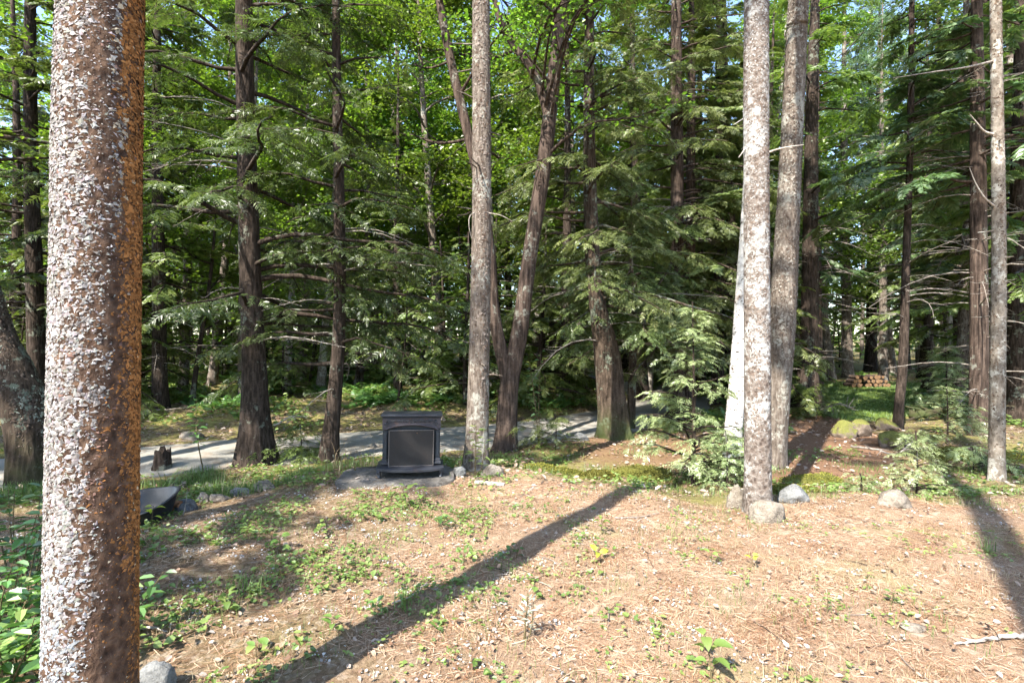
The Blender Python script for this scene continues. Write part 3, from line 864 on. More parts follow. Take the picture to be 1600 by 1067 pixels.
# ------------------------------------------------------------------ the named trees
def trunk_only(name, label, cat, stem, bark, rs, sides=22, flare=0.5, jitter=0.025, ring=0.12, crown=None, flk=None, stubs=0):
    """a tall tree whose crown begins above the picture"""
    stem = np.asarray(stem, float)
    x0, y0 = stem[0, 0], stem[0, 1]
    z0 = float(H(x0, y0))
    st = stem.copy(); st[:, 0] -= x0; st[:, 1] -= y0; st[:, 2] -= z0
    st[0, 2] = -0.25
    t = thing(name, label, cat, (x0, y0, z0))
    n = int((st[-1, 2] + 0.25) / ring)
    s = crom(st, n)
    g = Geo()
    v, f = tube(s[:, :3], np.maximum(s[:, 3], 0.01), sides, jitter, rs, flare); g.add(v, f)
    for i in range(stubs):
        z = rs.uniform(1.2, 7); a = rs.uniform(0, 6.28); b = np.array([np.interp(z, s[:, 2], s[:, k]) for k in range(4)])
        L = rs.uniform(0.06, 0.35)
        d = np.array([math.cos(a), math.sin(a), rs.uniform(-0.2, 0.3)])
        p = b[:3] + d * b[3] * 0.8
        v, f = tube(np.stack([p, p + d * L * 0.5 + rs.normal(0, 0.01, 3), p + d * L]), [0.012, 0.009, 0.004], 5); g.add(v, f)
    link('trunk', g.mesh('trunk', bark), t)
    if flk is not None:
        o = link('bark_flake', flk(rs, s).mesh('bark_flake', M['flake']), t); o['kind'] = 'stuff'
    if crown is not None:
        h0, h1, lmax, nb, mat, tuft, seed = crown
        w, l = high_crown(seed, h0, h1, lmax, nb, mat, tuft)
        top = s[-1]
        off = np.array([np.interp(h0, s[:, 2], s[:, k]) for k in range(3)]); 
        o = link('crown', l.mesh('crown', mat), t, (off[0], off[1], 0))
        o2 = link('limb_framework', w.mesh('limb_framework', bark), t, (off[0], off[1], 0))
    return t

rs = np.random.RandomState(77)
# the near lichen-covered trunk on the left
NT_D = 1.8
nt = [(*wpt(141, 1244, NT_D), 0.142), (*wpt(143, 1067, NT_D), 0.133), (*wpt(146, 800, NT_D), 0.129), (*wpt(152, 400, NT_D), 0.125), (*wpt(159, 0, NT_D), 0.121),
      (-1.40, 1.86, 6, 0.10), (-1.36, 1.9, 11, 0.07), (-1.35, 1.9, 17, 0.02)]
def near_col(rs, th, z):
    n = len(th)
    # th: 0 = +x (right), pi = left, -pi/2 = towards the camera
    right = np.sin(th + 0.887)            # across the trunk as seen from the clearing
    nz = col_noise(th, z, 0.9) * 0.5 + col_noise(th + 2, z, 2.6) * 0.35
    band = np.exp(-((z - 1.22) / 0.16) ** 2) * 0.5 + np.exp(-((z - 1.05) / 0.08) ** 2) * 0.35 + np.exp(-((z - 0.62) / 0.10) ** 2) * 0.3
    p = 1 / (1 + np.exp(-7 * (0.42 + 0.05 * (z - 1.6) - right * 1.0 - band * 1.0 + 0.5 * nz)))
    fine_n = col_noise(th + 4, z * 1.3, 6.5)
    lich = 0.5 + 0.28 * fine_n + rs.normal(0, 0.12, n) < np.clip(p, 0.10, 0.97)
    white = np.array([0.35, 0.335, 0.325]) * rs.uniform(0.5, 1.25, (n, 1)) + rs.normal(0, 0.012, (n, 3))
    blue = np.array([0.31, 0.335, 0.36]) * rs.uniform(0.6, 1.15, (n, 1))
    grey = np.array([0.20, 0.185, 0.175]) * rs.uniform(0.6, 1.2, (n, 1))
    white = np.where((rs.uniform(0, 1, n) < 0.30 + 0.25 * col_noise(th + 3, z, 1.6))[:, None], grey, white)
    lowleft = np.clip((1.0 - z) / 0.6, 0, 1) * np.clip(-right + 0.3, 0, 1)
    white = np.where((rs.uniform(0, 1, n) < 0.75 * lowleft)[:, None], blue, white)
    brown = np.array([0.33, 0.15, 0.05]) * rs.uniform(0.35, 1.3, (n, 1))
    purp = np.array([0.21, 0.13, 0.105]) * rs.uniform(0.5, 1.3, (n, 1))
    bk = np.where((rs.uniform(0, 1, n) > 1 / (1 + np.exp(-7 * (right - 0.12 + 0.35 * nz))))[:, None], purp, brown)
    cream = np.array([0.46, 0.39, 0.28]) * rs.uniform(0.7, 1.1, (n, 1))
    c = np.where(lich[:, None], np.where((rs.uniform(0, 1, n) < np.clip((right - 0.25) * 2.5, 0, 1))[:, None], cream, white), bk)
    return np.clip(c, 0.02, 0.72)
trunk_only('spruce_tree', 'big near trunk at far left with flaking white lichen and orange-brown bark', 'tree', nt, M['under_bark'], rs, 40, 0.12, 0.02, 0.06,
           crown=(10.5, 17.5, 2.0, 24, M['spruce'], False, 3), flk=lambda r_, s: flakes(r_, s, 52000, 0.0092, 0.1, 3.15, near_col, 0.0032))

def pale_col(base, bk, amt, amp=0.35):
    def f(rs, th, z):
        n = len(th)
        nz = col_noise(th, z, 0.7) * 0.6 + col_noise(th + 1, z, 2.0) * 0.4
        lich = rs.uniform(-0.5, 0.5, n) + nz * amp + amt > 0.5
        a = np.array(base) * rs.uniform(0.7, 1.12, (n, 1)); b = np.array(bk) * rs.uniform(0.5, 1.3, (n, 1))
        return np.clip(np.where(lich[:, None], a, b), 0.02, 0.72)
    return f

# centre trunk behind the stove
D = 6.6
st = [(*wpt(745, 740, D), 0.150), (*wpt(746, 690, D), 0.140), (*wpt(750, 500, D), 0.128), (*wpt(753, 300, D), 0.122), (*wpt(752, 0, D), 0.112), (-0.38, 6.6, 11, 0.08), (-0.36, 6.6, 18, 0.02)]
trunk_only('spruce_tree', 'straight light grey-brown trunk standing just right of the stove', 'tree', st, M['grey_bark'], rs, 22, 0.55, 0.03, 0.12,
           crown=(10.5, 18, 2.0, 20, M['spruce'], False, 4), flk=lambda r_, s: flakes(r_, s, 5000, 0.017, 0.05, 7.4, pale_col((0.235, 0.20, 0.175), (0.115, 0.08, 0.06), 0.50), 0.005), stubs=14)
# right pale trunk with stones at its foot
D = 4.85
st = [(*wpt(1184, 803, D), 0.124), (*wpt(1184, 740, D), 0.117), (*wpt(1183, 500, D), 0.113), (*wpt(1182, 250, D), 0.110), (*wpt(1182, 0, D), 0.108), (2.33, 4.85, 10, 0.08), (2.33, 4.85, 17, 0.02)]
trunk_only('spruce_tree', 'pale lichen-speckled trunk with round stones at its foot, right of centre', 'tree', st, M['lichen_bark'], rs, 24, 0.32, 0.025, 0.1,
           crown=(10, 17, 2.0, 24, M['spruce'], False, 6), flk=lambda r_, s: flakes(r_, s, 12000, 0.011, 0.0, 5.6, pale_col((0.31, 0.30, 0.285), (0.17, 0.13, 0.105), 0.60, 0.9), 0.003))
# leaning maple close behind it
D = 7.9
st = [(*wpt(1210, 735, D), 0.17), (*wpt(1212, 700, D), 0.155), (*wpt(1218, 600, D), 0.165), (*wpt(1224, 480, D), 0.18), (*wpt(1233, 300, D), 0.16), (*wpt(1245, 60, D), 0.145), (*wpt(1248, 0, D), 0.142), (4.7, 8, 11, 0.09), (4.9, 8, 17, 0.02)]
trunk_only('maple_tree', 'grey-brown furrowed trunk leaning right, close behind the pale trunk', 'tree', st, M['grey_bark'], rs, 24, 0.25, 0.025, 0.12,
           crown=(10.5, 17, 2.4, 30, M['hemlock'], False, 7), flk=lambda r_, s: flakes(r_, s, 6000, 0.022, 1.6, 8.5, pale_col((0.27, 0.25, 0.215), (0.12, 0.09, 0.07), 0.42, 0.9), 0.008, 0.9))
# white birch
D = 8.35
st = [(*wpt(1142, 722, D), 0.155), (*wpt(1145, 680, D), 0.14), (*wpt(1152, 600, D), 0.135), (*wpt(1160, 480, D), 0.125), (*wpt(1172, 300, D), 0.115), (*wpt(1185, 0, D), 0.09), (4.1, 8.4, 12, 0.03)]
trunk_only('birch_tree', 'white-barked birch trunk half hidden behind the pale trunk', 'tree', st, M['birch'], rs, 20, 0.25, 0.035, 0.12,
           flk=lambda r_, s: flakes(r_, s, 1500, 0.012, 0.0, 6.5, pale_col((0.5, 0.48, 0.45), (0.10, 0.08, 0.065), 0.55, 0.8), 0.006, 3.4), stubs=10)
# right edge trunk
D = 7.0
st = [(*wpt(1557, 757, D), 0.10), (*wpt(1557, 720, D), 0.09), (*wpt(1559, 560, D), 0.085), (*wpt(1561, 400, D), 0.078), (*wpt(1559, 200, D), 0.068), (*wpt(1556, 0, D), 0.062), (6.6, 7, 10, 0.05), (6.6, 7, 15, 0.02)]
trunk_only('maple_tree', 'slender grey trunk with brown patches near the right edge', 'tree', st, M['pale_bark'], rs, 20, 0.4, 0.03, 0.12,
           crown=(9.5, 15, 2.0, 24, M['hemlock'], False, 8), flk=lambda r_, s: flakes(r_, s, 3000, 0.018, 0.0, 7.0, pale_col((0.24, 0.21, 0.175), (0.125, 0.09, 0.065), 0.5, 1.1), 0.004), stubs=6)

# crooked old trunk leaning in from the left edge
D = 7.1
st = [(*wpt(50, 762, D), 0.23), (*wpt(47, 715, D), 0.21), (*wpt(43, 650, D), 0.235), (*wpt(24, 595, D), 0.26), (*wpt(-4, 530, D), 0.21), (*wpt(-24, 460, D), 0.18), (*wpt(-45, 380, D), 0.17), (*wpt(-70, 200, D), 0.15), (*wpt(-90, 0, D), 0.13), (-8.6, 6.8, 11, 0.05)]
stem = np.array(st); x0, y0 = stem[0, :2]; z0 = float(H(x0, y0)); stem[:, 0] -= x0; stem[:, 1] -= y0; stem[:, 2] -= z0; stem[0, 2] = -0.2
w, l = deciduous(np.random.RandomState(5), [stem], 4.2, 18, 3.0, 7, 60, 0.09, flare=0.35, jitter=0.05, sides=20)
t = thing('maple_tree', 'thick crooked lichen-crusted trunk bulging at the left edge', 'tree', (x0, y0, z0))
link('trunk', w.mesh('trunk', M['dark_bark']), t); link('crown', l.mesh('crown', M['maple']), t)
s = crom(stem, 40)
o = link('bark_flake', flakes(np.random.RandomState(9), s, 4200, 0.028, 0.0, 3.2, pale_col((0.30, 0.32, 0.26), (0.13, 0.10, 0.08), 0.45, 1.2), 0.012, 1.0).mesh('bark_flake', M['flake']), t); o['kind'] = 'stuff'

def dead_branch(t, pts, r0, mat):
    c = crom([np.array(p) for p in pts], 14) - np.array(t.location)
    g = Geo(); v, f = tube(c, r0 * np.linspace(1, 0.25, 14), 6); g.add(v, f)
    link('dead_branch', g.mesh('dead_branch', mat), t)
T_ = {o['label']: o for o in bpy.data.objects if 'label' in o}
tt = T_['slender grey trunk with brown patches near the right edge']
dead_branch(tt, [wpt(1553, 210, 7.0), wpt(1538, 205, 6.95), wpt(1525, 190, 6.9), wpt(1515, 178, 6.85)], 0.018, M['bleached'])
dead_branch(tt, [wpt(1554, 322, 7.0), wpt(1538, 308, 6.9), wpt(1524, 285, 6.85), wpt(1515, 262, 6.8)], 0.014, M['bleached'])
dead_branch(tt, [wpt(1553, 95, 7.0), wpt(1510, 105, 6.8), wpt(1460, 112, 6.6), wpt(1395, 122, 6.5)], 0.016, M['dead_twig'])
tt = T_['pale lichen-speckled trunk with round stones at its foot, right of centre']
dead_branch(tt, [wpt(1195, 240, 4.82), wpt(1215, 233, 4.75), wpt(1235, 229, 4.7), wpt(1256, 226, 4.68)], 0.011, M['bleached'])
dead_branch(tt, [wpt(1170, 222, 4.85), wpt(1160, 238, 4.83), wpt(1154, 246, 4.82)], 0.011, M['bleached'])
tt = T_['straight light grey-brown trunk standing just right of the stove']
dead_branch(tt, [wpt(760, 332, 6.55), wpt(782, 336, 6.4), wpt(800, 345, 6.35)], 0.010, M['dead_twig'])
dead_branch(tt, [wpt(745, 330, 6.55), wpt(734, 338, 6.45), wpt(733, 355, 6.4), wpt(737, 372, 6.4)], 0.009, M['dead_twig'])
def custom(name, label, cat, stems, fn, bark, needles, parts=None):
    st0 = np.asarray(stems[0], float); x0, y0 = st0[0, :2]; z0 = float(H(x0, y0))
    loc = []
    for s in stems:
        q = np.asarray(s, float).copy(); q[:, 0] -= x0; q[:, 1] -= y0; q[:, 2] -= z0; loc.append(q)
    loc[0][0, 2] = -0.2
    t = thing(name, label, cat, (x0, y0, z0))
    w, l = fn(loc)
    link('trunk', w.mesh('trunk', bark), t); link('crown', l.mesh('crown', needles), t)
    return t

# forked dark tree beside the centre trunk
D = 9.1
main = [(*wpt(785, 712, D), 0.20), (*wpt(790, 690, D), 0.17), (*wpt(796, 600, D), 0.165), (*wpt(812, 520, D), 0.15), (*wpt(828, 400, D), 0.135), (*wpt(848, 270, D), 0.135), (*wpt(864, 130, D), 0.12), (*wpt(874, 20, D), 0.11), (*wpt(880, -60, D), 0.10), (1.0, 9.3, 14, 0.02)]
sec = [(*wpt(794, 600, D), 0.12), (*wpt(782, 545, D), 0.12), (*wpt(771, 480, D), 0.105), (*wpt(766, 400, D), 0.10), (*wpt(752, 300, D), 0.095), (*wpt(733, 215, D), 0.088), (*wpt(708, 110, D), 0.078), (*wpt(690, 20, D), 0.07), (*wpt(680, -60, D), 0.05), (-1.7, 9.4, 12, 0.015)]
thr = [(*wpt(858, 190, D), 0.085), (*wpt(838, 120, D), 0.075), (*wpt(802, 70, D), 0.06), (*wpt(775, 10, D), 0.05), (-0.7, 9.2, 10, 0.02)]
custom('maple_tree', 'dark reddish forked tree with slanting stems behind the centre trunk', 'tree', [main, sec, thr],
       lambda ls: deciduous(np.random.RandomState(31), ls, 4.6, 11, 2.6, 6, 30, 0.075, flare=0.45, jitter=0.04, sides=18, rise=0.5), M['red_bark'], M['maple'])

# big dark hemlock left of centre
D = 8.2
st = [(*wpt(401, 730, D), 0.24), (*wpt(400, 700, D), 0.215), (*wpt(397, 560, D), 0.175), (*wpt(390, 400, D), 0.16), (*wpt(384, 200, D), 0.14), (*wpt(381, 0, D), 0.125), (-4.3, 8.2, 13, 0.06), (-4.3, 8.2, 18, 0.02)]
custom('hemlock_tree', 'big dark hemlock with flared base at the near edge of the road', 'tree', [st],
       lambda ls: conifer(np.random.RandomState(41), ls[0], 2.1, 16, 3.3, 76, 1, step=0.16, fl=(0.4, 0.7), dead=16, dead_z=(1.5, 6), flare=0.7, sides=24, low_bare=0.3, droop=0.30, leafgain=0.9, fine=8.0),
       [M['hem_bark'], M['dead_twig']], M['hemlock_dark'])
# thinner dark hemlock right of it
D = 8.4
st = [(*wpt(514, 722, D), 0.15), (*wpt(516, 690, D), 0.135), (*wpt(526, 580, D), 0.11), (*wpt(531, 480, D), 0.10), (*wpt(530, 300, D), 0.085), (*wpt(526, 100, D), 0.07), (-2.9, 8.4, 10, 0.04), (-2.9, 8.4, 13, 0.015)]
custom('hemlock_tree', 'thinner dark hemlock with slightly bent trunk left of the stove', 'tree', [st],
       lambda ls: conifer(np.random.RandomState(43), ls[0], 1.4, 12.5, 2.4, 58, 1, step=0.16, fl=(0.4, 0.7), fine=8.0, leafgain=0.9, dead=12, dead_z=(1, 4), flare=0.5, sides=18, low_bare=0.3, droop=0.32),
       [M['hem_bark'], M['dead_twig']], M['hemlock_dark'])
# stout split cedar right of centre
D = 10.3
m1 = [(*wpt(962, 692, D), 0.30), (*wpt(961, 670, D), 0.245), (*wpt(955, 600, D), 0.25), (*wpt(948, 540, D), 0.24), (*wpt(935, 480, D), 0.17), (*wpt(925, 380, D), 0.15), (*wpt(920, 200, D), 0.12), (1.6, 10.5, 10, 0.07), (1.6, 10.5, 14, 0.02)]
custom('cedar_tree', 'stout split dark trunk with drooping foliage right of centre by the road', 'tree', [m1],
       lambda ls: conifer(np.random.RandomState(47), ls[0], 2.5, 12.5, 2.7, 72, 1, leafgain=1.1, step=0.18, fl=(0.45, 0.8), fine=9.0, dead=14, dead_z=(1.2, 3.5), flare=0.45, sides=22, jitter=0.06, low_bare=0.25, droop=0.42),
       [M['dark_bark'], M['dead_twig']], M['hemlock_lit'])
# second stem of that clump, a tree of its own slanting right
m2 = [(*wpt(968, 640, D + 0.1), 0.16), (*wpt(972, 580, D + 0.1), 0.16), (*wpt(985, 520, D + 0.1), 0.13), (*wpt(1010, 460, D + 0.1), 0.10), (*wpt(1030, 380, D + 0.1), 0.085), (*wpt(1040, 250, D + 0.1), 0.06), (3.2, 10.4, 8, 0.02)]
# pale sunlit hemlock right of centre: tall reddish twin trunk
D = 13.6
st = [(*wpt(1056, 650, D), 0.22), (*wpt(1057, 600, D), 0.19), (*wpt(1058, 300, D), 0.165), (*wpt(1057, 0, D), 0.13), (4.4, 13.6, 15, 0.05), (4.4, 13.6, 18, 0.015)]
custom('hemlock_tree', 'tall reddish-trunked hemlock with sunlit feathery boughs beyond the cedar', 'tree', [st],
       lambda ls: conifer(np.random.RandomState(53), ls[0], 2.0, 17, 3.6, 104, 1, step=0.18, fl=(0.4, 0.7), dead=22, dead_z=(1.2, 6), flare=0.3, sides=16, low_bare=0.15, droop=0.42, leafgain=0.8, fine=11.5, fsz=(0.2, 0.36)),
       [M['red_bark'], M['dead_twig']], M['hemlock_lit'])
D = 14.2
st = [(*wpt(1077, 645, D), 0.17), (*wpt(1078, 400, D), 0.14), (*wpt(1080, 150, D), 0.11), (4.98, 14.2, 11, 0.07), (5, 14.2, 15, 0.015)]
custom('hemlock_tree', 'narrower dark hemlock trunk tight beside the tall reddish one', 'tree', [st],
       lambda ls: conifer(np.random.RandomState(59), ls[0], 3.0, 14.5, 2.4, 46, 1, step=0.16, fl=(0.45, 0.8), dead=10, flare=0.3), [M['red_bark'], M['dead_twig']], M['hemlock_lit'])
# bough mass in front of the twin trunks (young hemlock between cedar and twin trunks)
x, y = gx(985, 11.6), 11.6
st = np.array([(x, y, 0, 0.10), (x + 0.05, y, 2, 0.085), (x, y, 4.2, 0.05), (x + 0.04, y, 6.2, 0.012)]); st[:, 2] += float(H(x, y))
custom('hemlock_tree', 'young sunlit hemlock with drooping grey-green boughs behind the cedar', 'tree', [st],
       lambda ls: conifer(np.random.RandomState(61), ls[0], 2.1, 6.1, 2.5, 56, 1, fine=9, low_bare=0.1, droop=0.5, flare=0.3, sides=10, dead=10, dead_z=(1, 4), fsz=(0.18, 0.34)), [M['dark_bark'], M['dead_twig']], M['hemlock_lit'])
# dark broad trunk at the path
D = 14.5
st = [(*wpt(1262, 642, D), 0.32), (*wpt(1263, 610, D), 0.25), (*wpt(1266, 450, D), 0.21), (*wpt(1268, 200, D), 0.17), (8.6, 14.5, 13, 0.07), (8.6, 14.5, 17, 0.02)]
custom('hemlock_tree', 'dark flared hemlock trunk at the end of the brown path', 'tree', [st],
       lambda ls: conifer(np.random.RandomState(67), ls[0], 5.0, 16.5, 2.2, 28, 1, step=0.16, fl=(0.45, 0.8), dead=14, flare=0.8, sides=18), [M['hem_bark'], M['dead_twig']], M['hemlock'])
# thin bare pole in front of the lawn
D = 11.2
st = [(*wpt(1402, 665, D), 0.105), (*wpt(1404, 640, D), 0.092), (*wpt(1411, 560, D), 0.09), (*wpt(1416, 400, D), 0.075), (*wpt(1423, 200, D), 0.06), (*wpt(1425, 0, D), 0.05), (8.8, 11.2, 11, 0.02)]
custom('spruce_tree', 'thin dark pole-like conifer standing in front of the lawn', 'tree', [st],
       lambda ls: conifer(np.random.RandomState(71), ls[0], 5.2, 10.9, 1.8, 30, 1, step=0.15, fl=(0.4, 0.7), dead=34, dead_z=(2.2, 8), flare=0.3), [M['hem_bark'], M['dead_twig']], M['spruce'])
# reddish cluster left of the right-edge trunk
D = 10.4
st = [(*wpt(1533, 672, D), 0.19), (*wpt(1530, 640, D), 0.165), (*wpt(1529, 400, D), 0.14), (*wpt(1527, 100, D), 0.11), (9.4, 10.4, 13, 0.03)]
custom('spruce_tree', 'reddish trunk with dead grey twigs behind the slender right-edge trunk', 'tree', [st],
       lambda ls: conifer(np.random.RandomState(73), ls[0], 4.8, 12.6, 2.3, 46, 1, step=0.15, fl=(0.4, 0.7), dead=50, dead_z=(0.8, 7), flare=0.4), [M['red_bark'], M['dead_twig']], M['spruce'])

# mid-distance individuals of the shared kinds, each told apart by where it stands
MID = [
    ('hemlock0', 'hemlock_tree', 'dark hemlock trunk across the road just right of the near trunk', 250, 12.8, 0.85, 0.3),
    ('hemlock1', 'hemlock_tree', 'dark hemlock across the road straight behind the stove', 622, 15.2, 0.62, 1.3),
    ('maple1', 'maple_tree', 'pale thin maple across the road, right of the big dark hemlock', 448, 16.5, 0.8, 2.0),
    ('maple0', 'maple_tree', 'leafy bright green maple between the two dark hemlocks', 470, 20.0, 1.1, 4.0),
    ('maple2', 'maple_tree', 'bright maple seen left of the big dark hemlock', 330, 19.0, 1.1, 1.0),
    ('maple3', 'maple_tree', 'bright green maple filling the gap above the stove', 650, 22.0, 1.15, 5.0),
    ('maple0', 'maple_tree', 'sunny maple glowing between the forked stems', 800, 24.0, 1.15, 2.6),
    ('hemlock2', 'hemlock_tree', 'shady hemlock behind the crooked left-edge trunk', 60, 12.0, 0.95, 0.2),
    ('spruce1', 'spruce_tree', 'spindly spruce in the gap left of the near trunk', 22, 15.5, 0.9, 0.9),
    ('hemlock1', 'hemlock_tree', 'dark hemlock across the road between the forked tree and cedar', 880, 16.5, 0.9, 4.4),
    ('maple2', 'maple_tree', 'leafy maple rising behind the split cedar', 915, 19.5, 1.1, 3.3),
    ('spruce2', 'spruce_tree', 'reddish spruce left of the lawn behind the leaning maple', 1278, 20.5, 1.0, 0.4),
    ('spruce0', 'spruce_tree', 'grey twiggy spruce at the right side of the lawn', 1500, 15.0, 1.0, 2.4),
    ('pine0', 'pine_tree', 'soft blue-green pine crown above the lawn', 1380, 25.0, 1.05, 0.5),
    ('hemlock0', 'hemlock_tree', 'dense dark hemlock at the far right edge', 1590, 12.0, 0.95, 2.9),
    ('spruce1', 'spruce_tree', 'twiggy spruce behind the reddish cluster on the right', 1500, 18.0, 1.0, 1.9),
    ('hemlock2', 'hemlock_tree', 'dense hemlock between the pale trunk and the tall reddish hemlock', 1120, 16.0, 0.95, 0.7),
    ('spruce2', 'spruce_tree', 'dark spruce just left of the leaning maple', 1205, 17.0, 0.85, 5.1),
]
TREES = []; BGM = []
for kn, nm, lab, px, d, sc, rz in MID:
    x = gx(px, d)
    plant_tree(kn, nm, lab, 'tree', x, d, sc, rz)
    TREES.append((x, d))
TREES += [(-4.1, 8.2), (-3, 8.4), (2.1, 10.3), (4.35, 13.6), (5, 14.2), (8.4, 14.5), (8.5, 11.2), (9.5, 10.4), (2.7, 11.6), (-6.7, 7.1)]

for k, (px, d, kn) in enumerate([(285, 16.5, 'maple0'), (350, 24.0, 'maple1'), (430, 25.0, 'maple2'), (500, 17.8, 'maple3'), (560, 19.5, 'maple0'), (585, 26.0, 'maple1'), (690, 18.5, 'maple2'), (720, 27.0, 'maple0'),
                                 (770, 19.0, 'maple1'), (845, 28.0, 'maple3'), (190, 20.0, 'maple2'), (100, 19.0, 'maple0'), (1010, 20.0, 'maple1'), (1330, 28.5, 'maple0'), (1440, 29.0, 'maple1'), (1180, 21.0, 'maple3'), (1560, 20.0, 'maple2'), (1250, 23.0, 'maple0')]):
    BGM.append((kn, gx(px, d), d)); TREES.append((gx(px, d), d))
# the woods behind, scattered
rs = np.random.RandomState(303)
bgk = {'hemlock': ('hemlock_tree', 'dark-trunked hemlock deep in the woods behind the road', 'hemlocks deep in the woods'),
       'spruce': ('spruce_tree', 'twiggy spruce deep in the woods behind the clearing', 'spruces deep in the woods'),
       'maple': ('maple_tree', 'bright-leaved maple deep in the sunlit woods', 'maples deep in the woods'),
       'pole': ('pole_tree', 'thin spindly young tree deep in the woods', 'spindly trees deep in the woods'),
       'pine': ('pine_tree', 'soft-needled pine deep in the woods on the right', 'pines deep in the woods')}
LAND = [(-30, 'left of the crooked left-edge trunk'), (30, 'beyond the crooked left-edge trunk'), (145, 'behind the big near trunk'), (262, 'just right of the big near trunk'), (395, 'in line with the big flared hemlock'), (470, 'between the two near hemlocks'),
        (535, 'in line with the thinner hemlock'), (640, 'straight beyond the stove'), (750, 'in line with the centre trunk'), (850, 'in line with the forked tree'), (955, 'in line with the split cedar'), (1060, 'beyond the tall reddish hemlock'),
        (1150, 'beyond the birch'), (1230, 'in line with the leaning maple'), (1300, 'left of the lawn'), (1375, 'at the far side of the lawn'), (1440, 'right of the thin pole tree'), (1500, 'right of the lawn'), (1560, 'in line with the right-edge trunk'), (1640, 'beyond the right edge trunk')]
ORD = ['nearest', 'second nearest', 'third', 'fourth', 'fifth', 'sixth', 'seventh', 'eighth', 'ninth', 'tenth', 'eleventh', 'twelfth', 'thirteenth', 'fourteenth', 'fifteenth', 'sixteenth', 'seventeenth', 'eighteenth', 'nineteenth', 'twentieth']
LOOK = {'hemlock': 'dark hemlock', 'spruce': 'twiggy spruce', 'maple': 'bright-leaved maple', 'pole': 'thin spindly young tree', 'pine': 'soft-needled pine', 'younghem': 'young bushy hemlock', 'youngmaple': 'leafy maple sapling'}
PENDING = []
def relabel():
    from collections import defaultdict
    b = defaultdict(list)
    for o, kk, x, y in PENDING:
        p = 800 + 800 * x / y
        k = min(range(len(LAND)), key=lambda q: abs(LAND[q][0] - p))
        b[(kk, k)].append((y, o))
    for (kk, k), v in b.items():
        v.sort(key=lambda q: q[0])
        for i, (y, o) in enumerate(v):
            o['label'] = (('%s %s in the woods %s' % (ORD[i], LOOK[kk], LAND[k][1])) if len(v) > 1 else ('only %s in the woods %s' % (LOOK[kk], LAND[k][1])))
for px, d, kn in [(1005, 17.5, 'hemlock1'), (1095, 19.0, 'hemlock0'), (1150, 16.5, 'hemlock1'), (1450, 20.5, 'hemlock0'), (1530, 14.6, 'hemlock1'), (200, 14.6, 'hemlock2'), (940, 21.0, 'hemlock2'), (1590, 16.0, 'spruce0')]:
    k_ = kn[:-1]; nm, lab, grp = bgk[k_]; x = gx(px, d); TREES.append((x, d))
    PENDING.append((plant_tree(kn, nm, lab, 'tree', x, d, rs.uniform(0.85, 1.1), rs.uniform(0, 6.28), grp), k_, x, d))
for px, d, kn, sc_ in [(1325, 26.5, 'pine0', 1.35), (1395, 28.0, 'maple0', 1.5), (1445, 26.0, 'hemlock1', 1.4), (1300, 25.5, 'maple2', 1.35), (1010, 23.0, 'maple1', 1.4), (980, 25.0, 'hemlock0', 1.4), (600, 24.0, 'maple1', 1.4), (660, 26.5, 'maple3', 1.45), (520, 27, 'maple0', 1.45), (1360, 31, 'hemlock2', 1.5), (230, 23, 'maple1', 1.4), (1180, 25, 'hemlock1', 1.4), (1490, 24, 'maple3', 1.4), (880, 24.5, 'maple0', 1.4)]:
    k_ = kn[:-1]; nm, lab, grp = bgk[k_]; x = gx(px, d); TREES.append((x, d))
    PENDING.append((plant_tree(kn, nm, lab, 'tree', x, d, sc_, rs.uniform(0, 6.28), grp), k_, x, d))
for kn, x, y in BGM:
    nm, lab, grp = bgk['maple']
    PENDING.append((plant_tree(kn, nm, lab, 'tree', x, y, rs.uniform(0.9, 1.15), rs.uniform(0, 6.28), grp), 'maple', x, y))
count = 0; tries = 0
while count < 160 and tries < 6000:
    tries += 1
    y = 13 + 37 * rs.uniform(0, 1) ** 0.8
    x = rs.uniform(-1.08, 1.08) * y
    if road_dist(x, y) < 2.3: continue
    if lawn_mask(x, y) > 0 or abs(x - (0.70 * y - 0.1)) < 1.7 + 0.15 * (y - 12) and y < 24.5: continue
    pxx = 800 + 800 * x / y
    if y < 17 and 560 < pxx < 1300: continue
    dmin = 1.5 if y > 20 else 1.9
    if any((x - a) ** 2 + (y - b) ** 2 < dmin ** 2 for a, b in TREES): continue
    left = pxx < 950
    u = rs.uniform()
    if 560 < pxx < 860 or 1300 < pxx < 1440:                       # thinner, sky shows through
        if rs.uniform() < 0.35: continue
        kk = 'maple' if u < 0.6 else ('pole' if u < 0.9 else 'hemlock')
    elif left:
        kk = ('hemlock' if y > 24 else 'maple') if u < 0.16 else ('maple' if u < 0.66 else ('pole' if u < 0.94 else 'spruce'))
    else:
        kk = 'spruce' if u < 0.34 else ('hemlock' if u < 0.56 else ('maple' if u < 0.72 else ('pole' if u < 0.9 else 'pine')))
    nv = {'hemlock': 3, 'spruce': 3, 'maple': 4, 'pole': 2, 'pine': 1}[kk]
    nm, lab, grp = bgk[kk]
    PENDING.append((plant_tree(kk + str(rs.randint(nv)), nm, lab, 'tree', x, y, rs.uniform(0.8, 1.2), rs.uniform(0, 6.28), grp, rs.uniform(0.9, 1.1)), kk, x, y))
    TREES.append((x, y)); count += 1
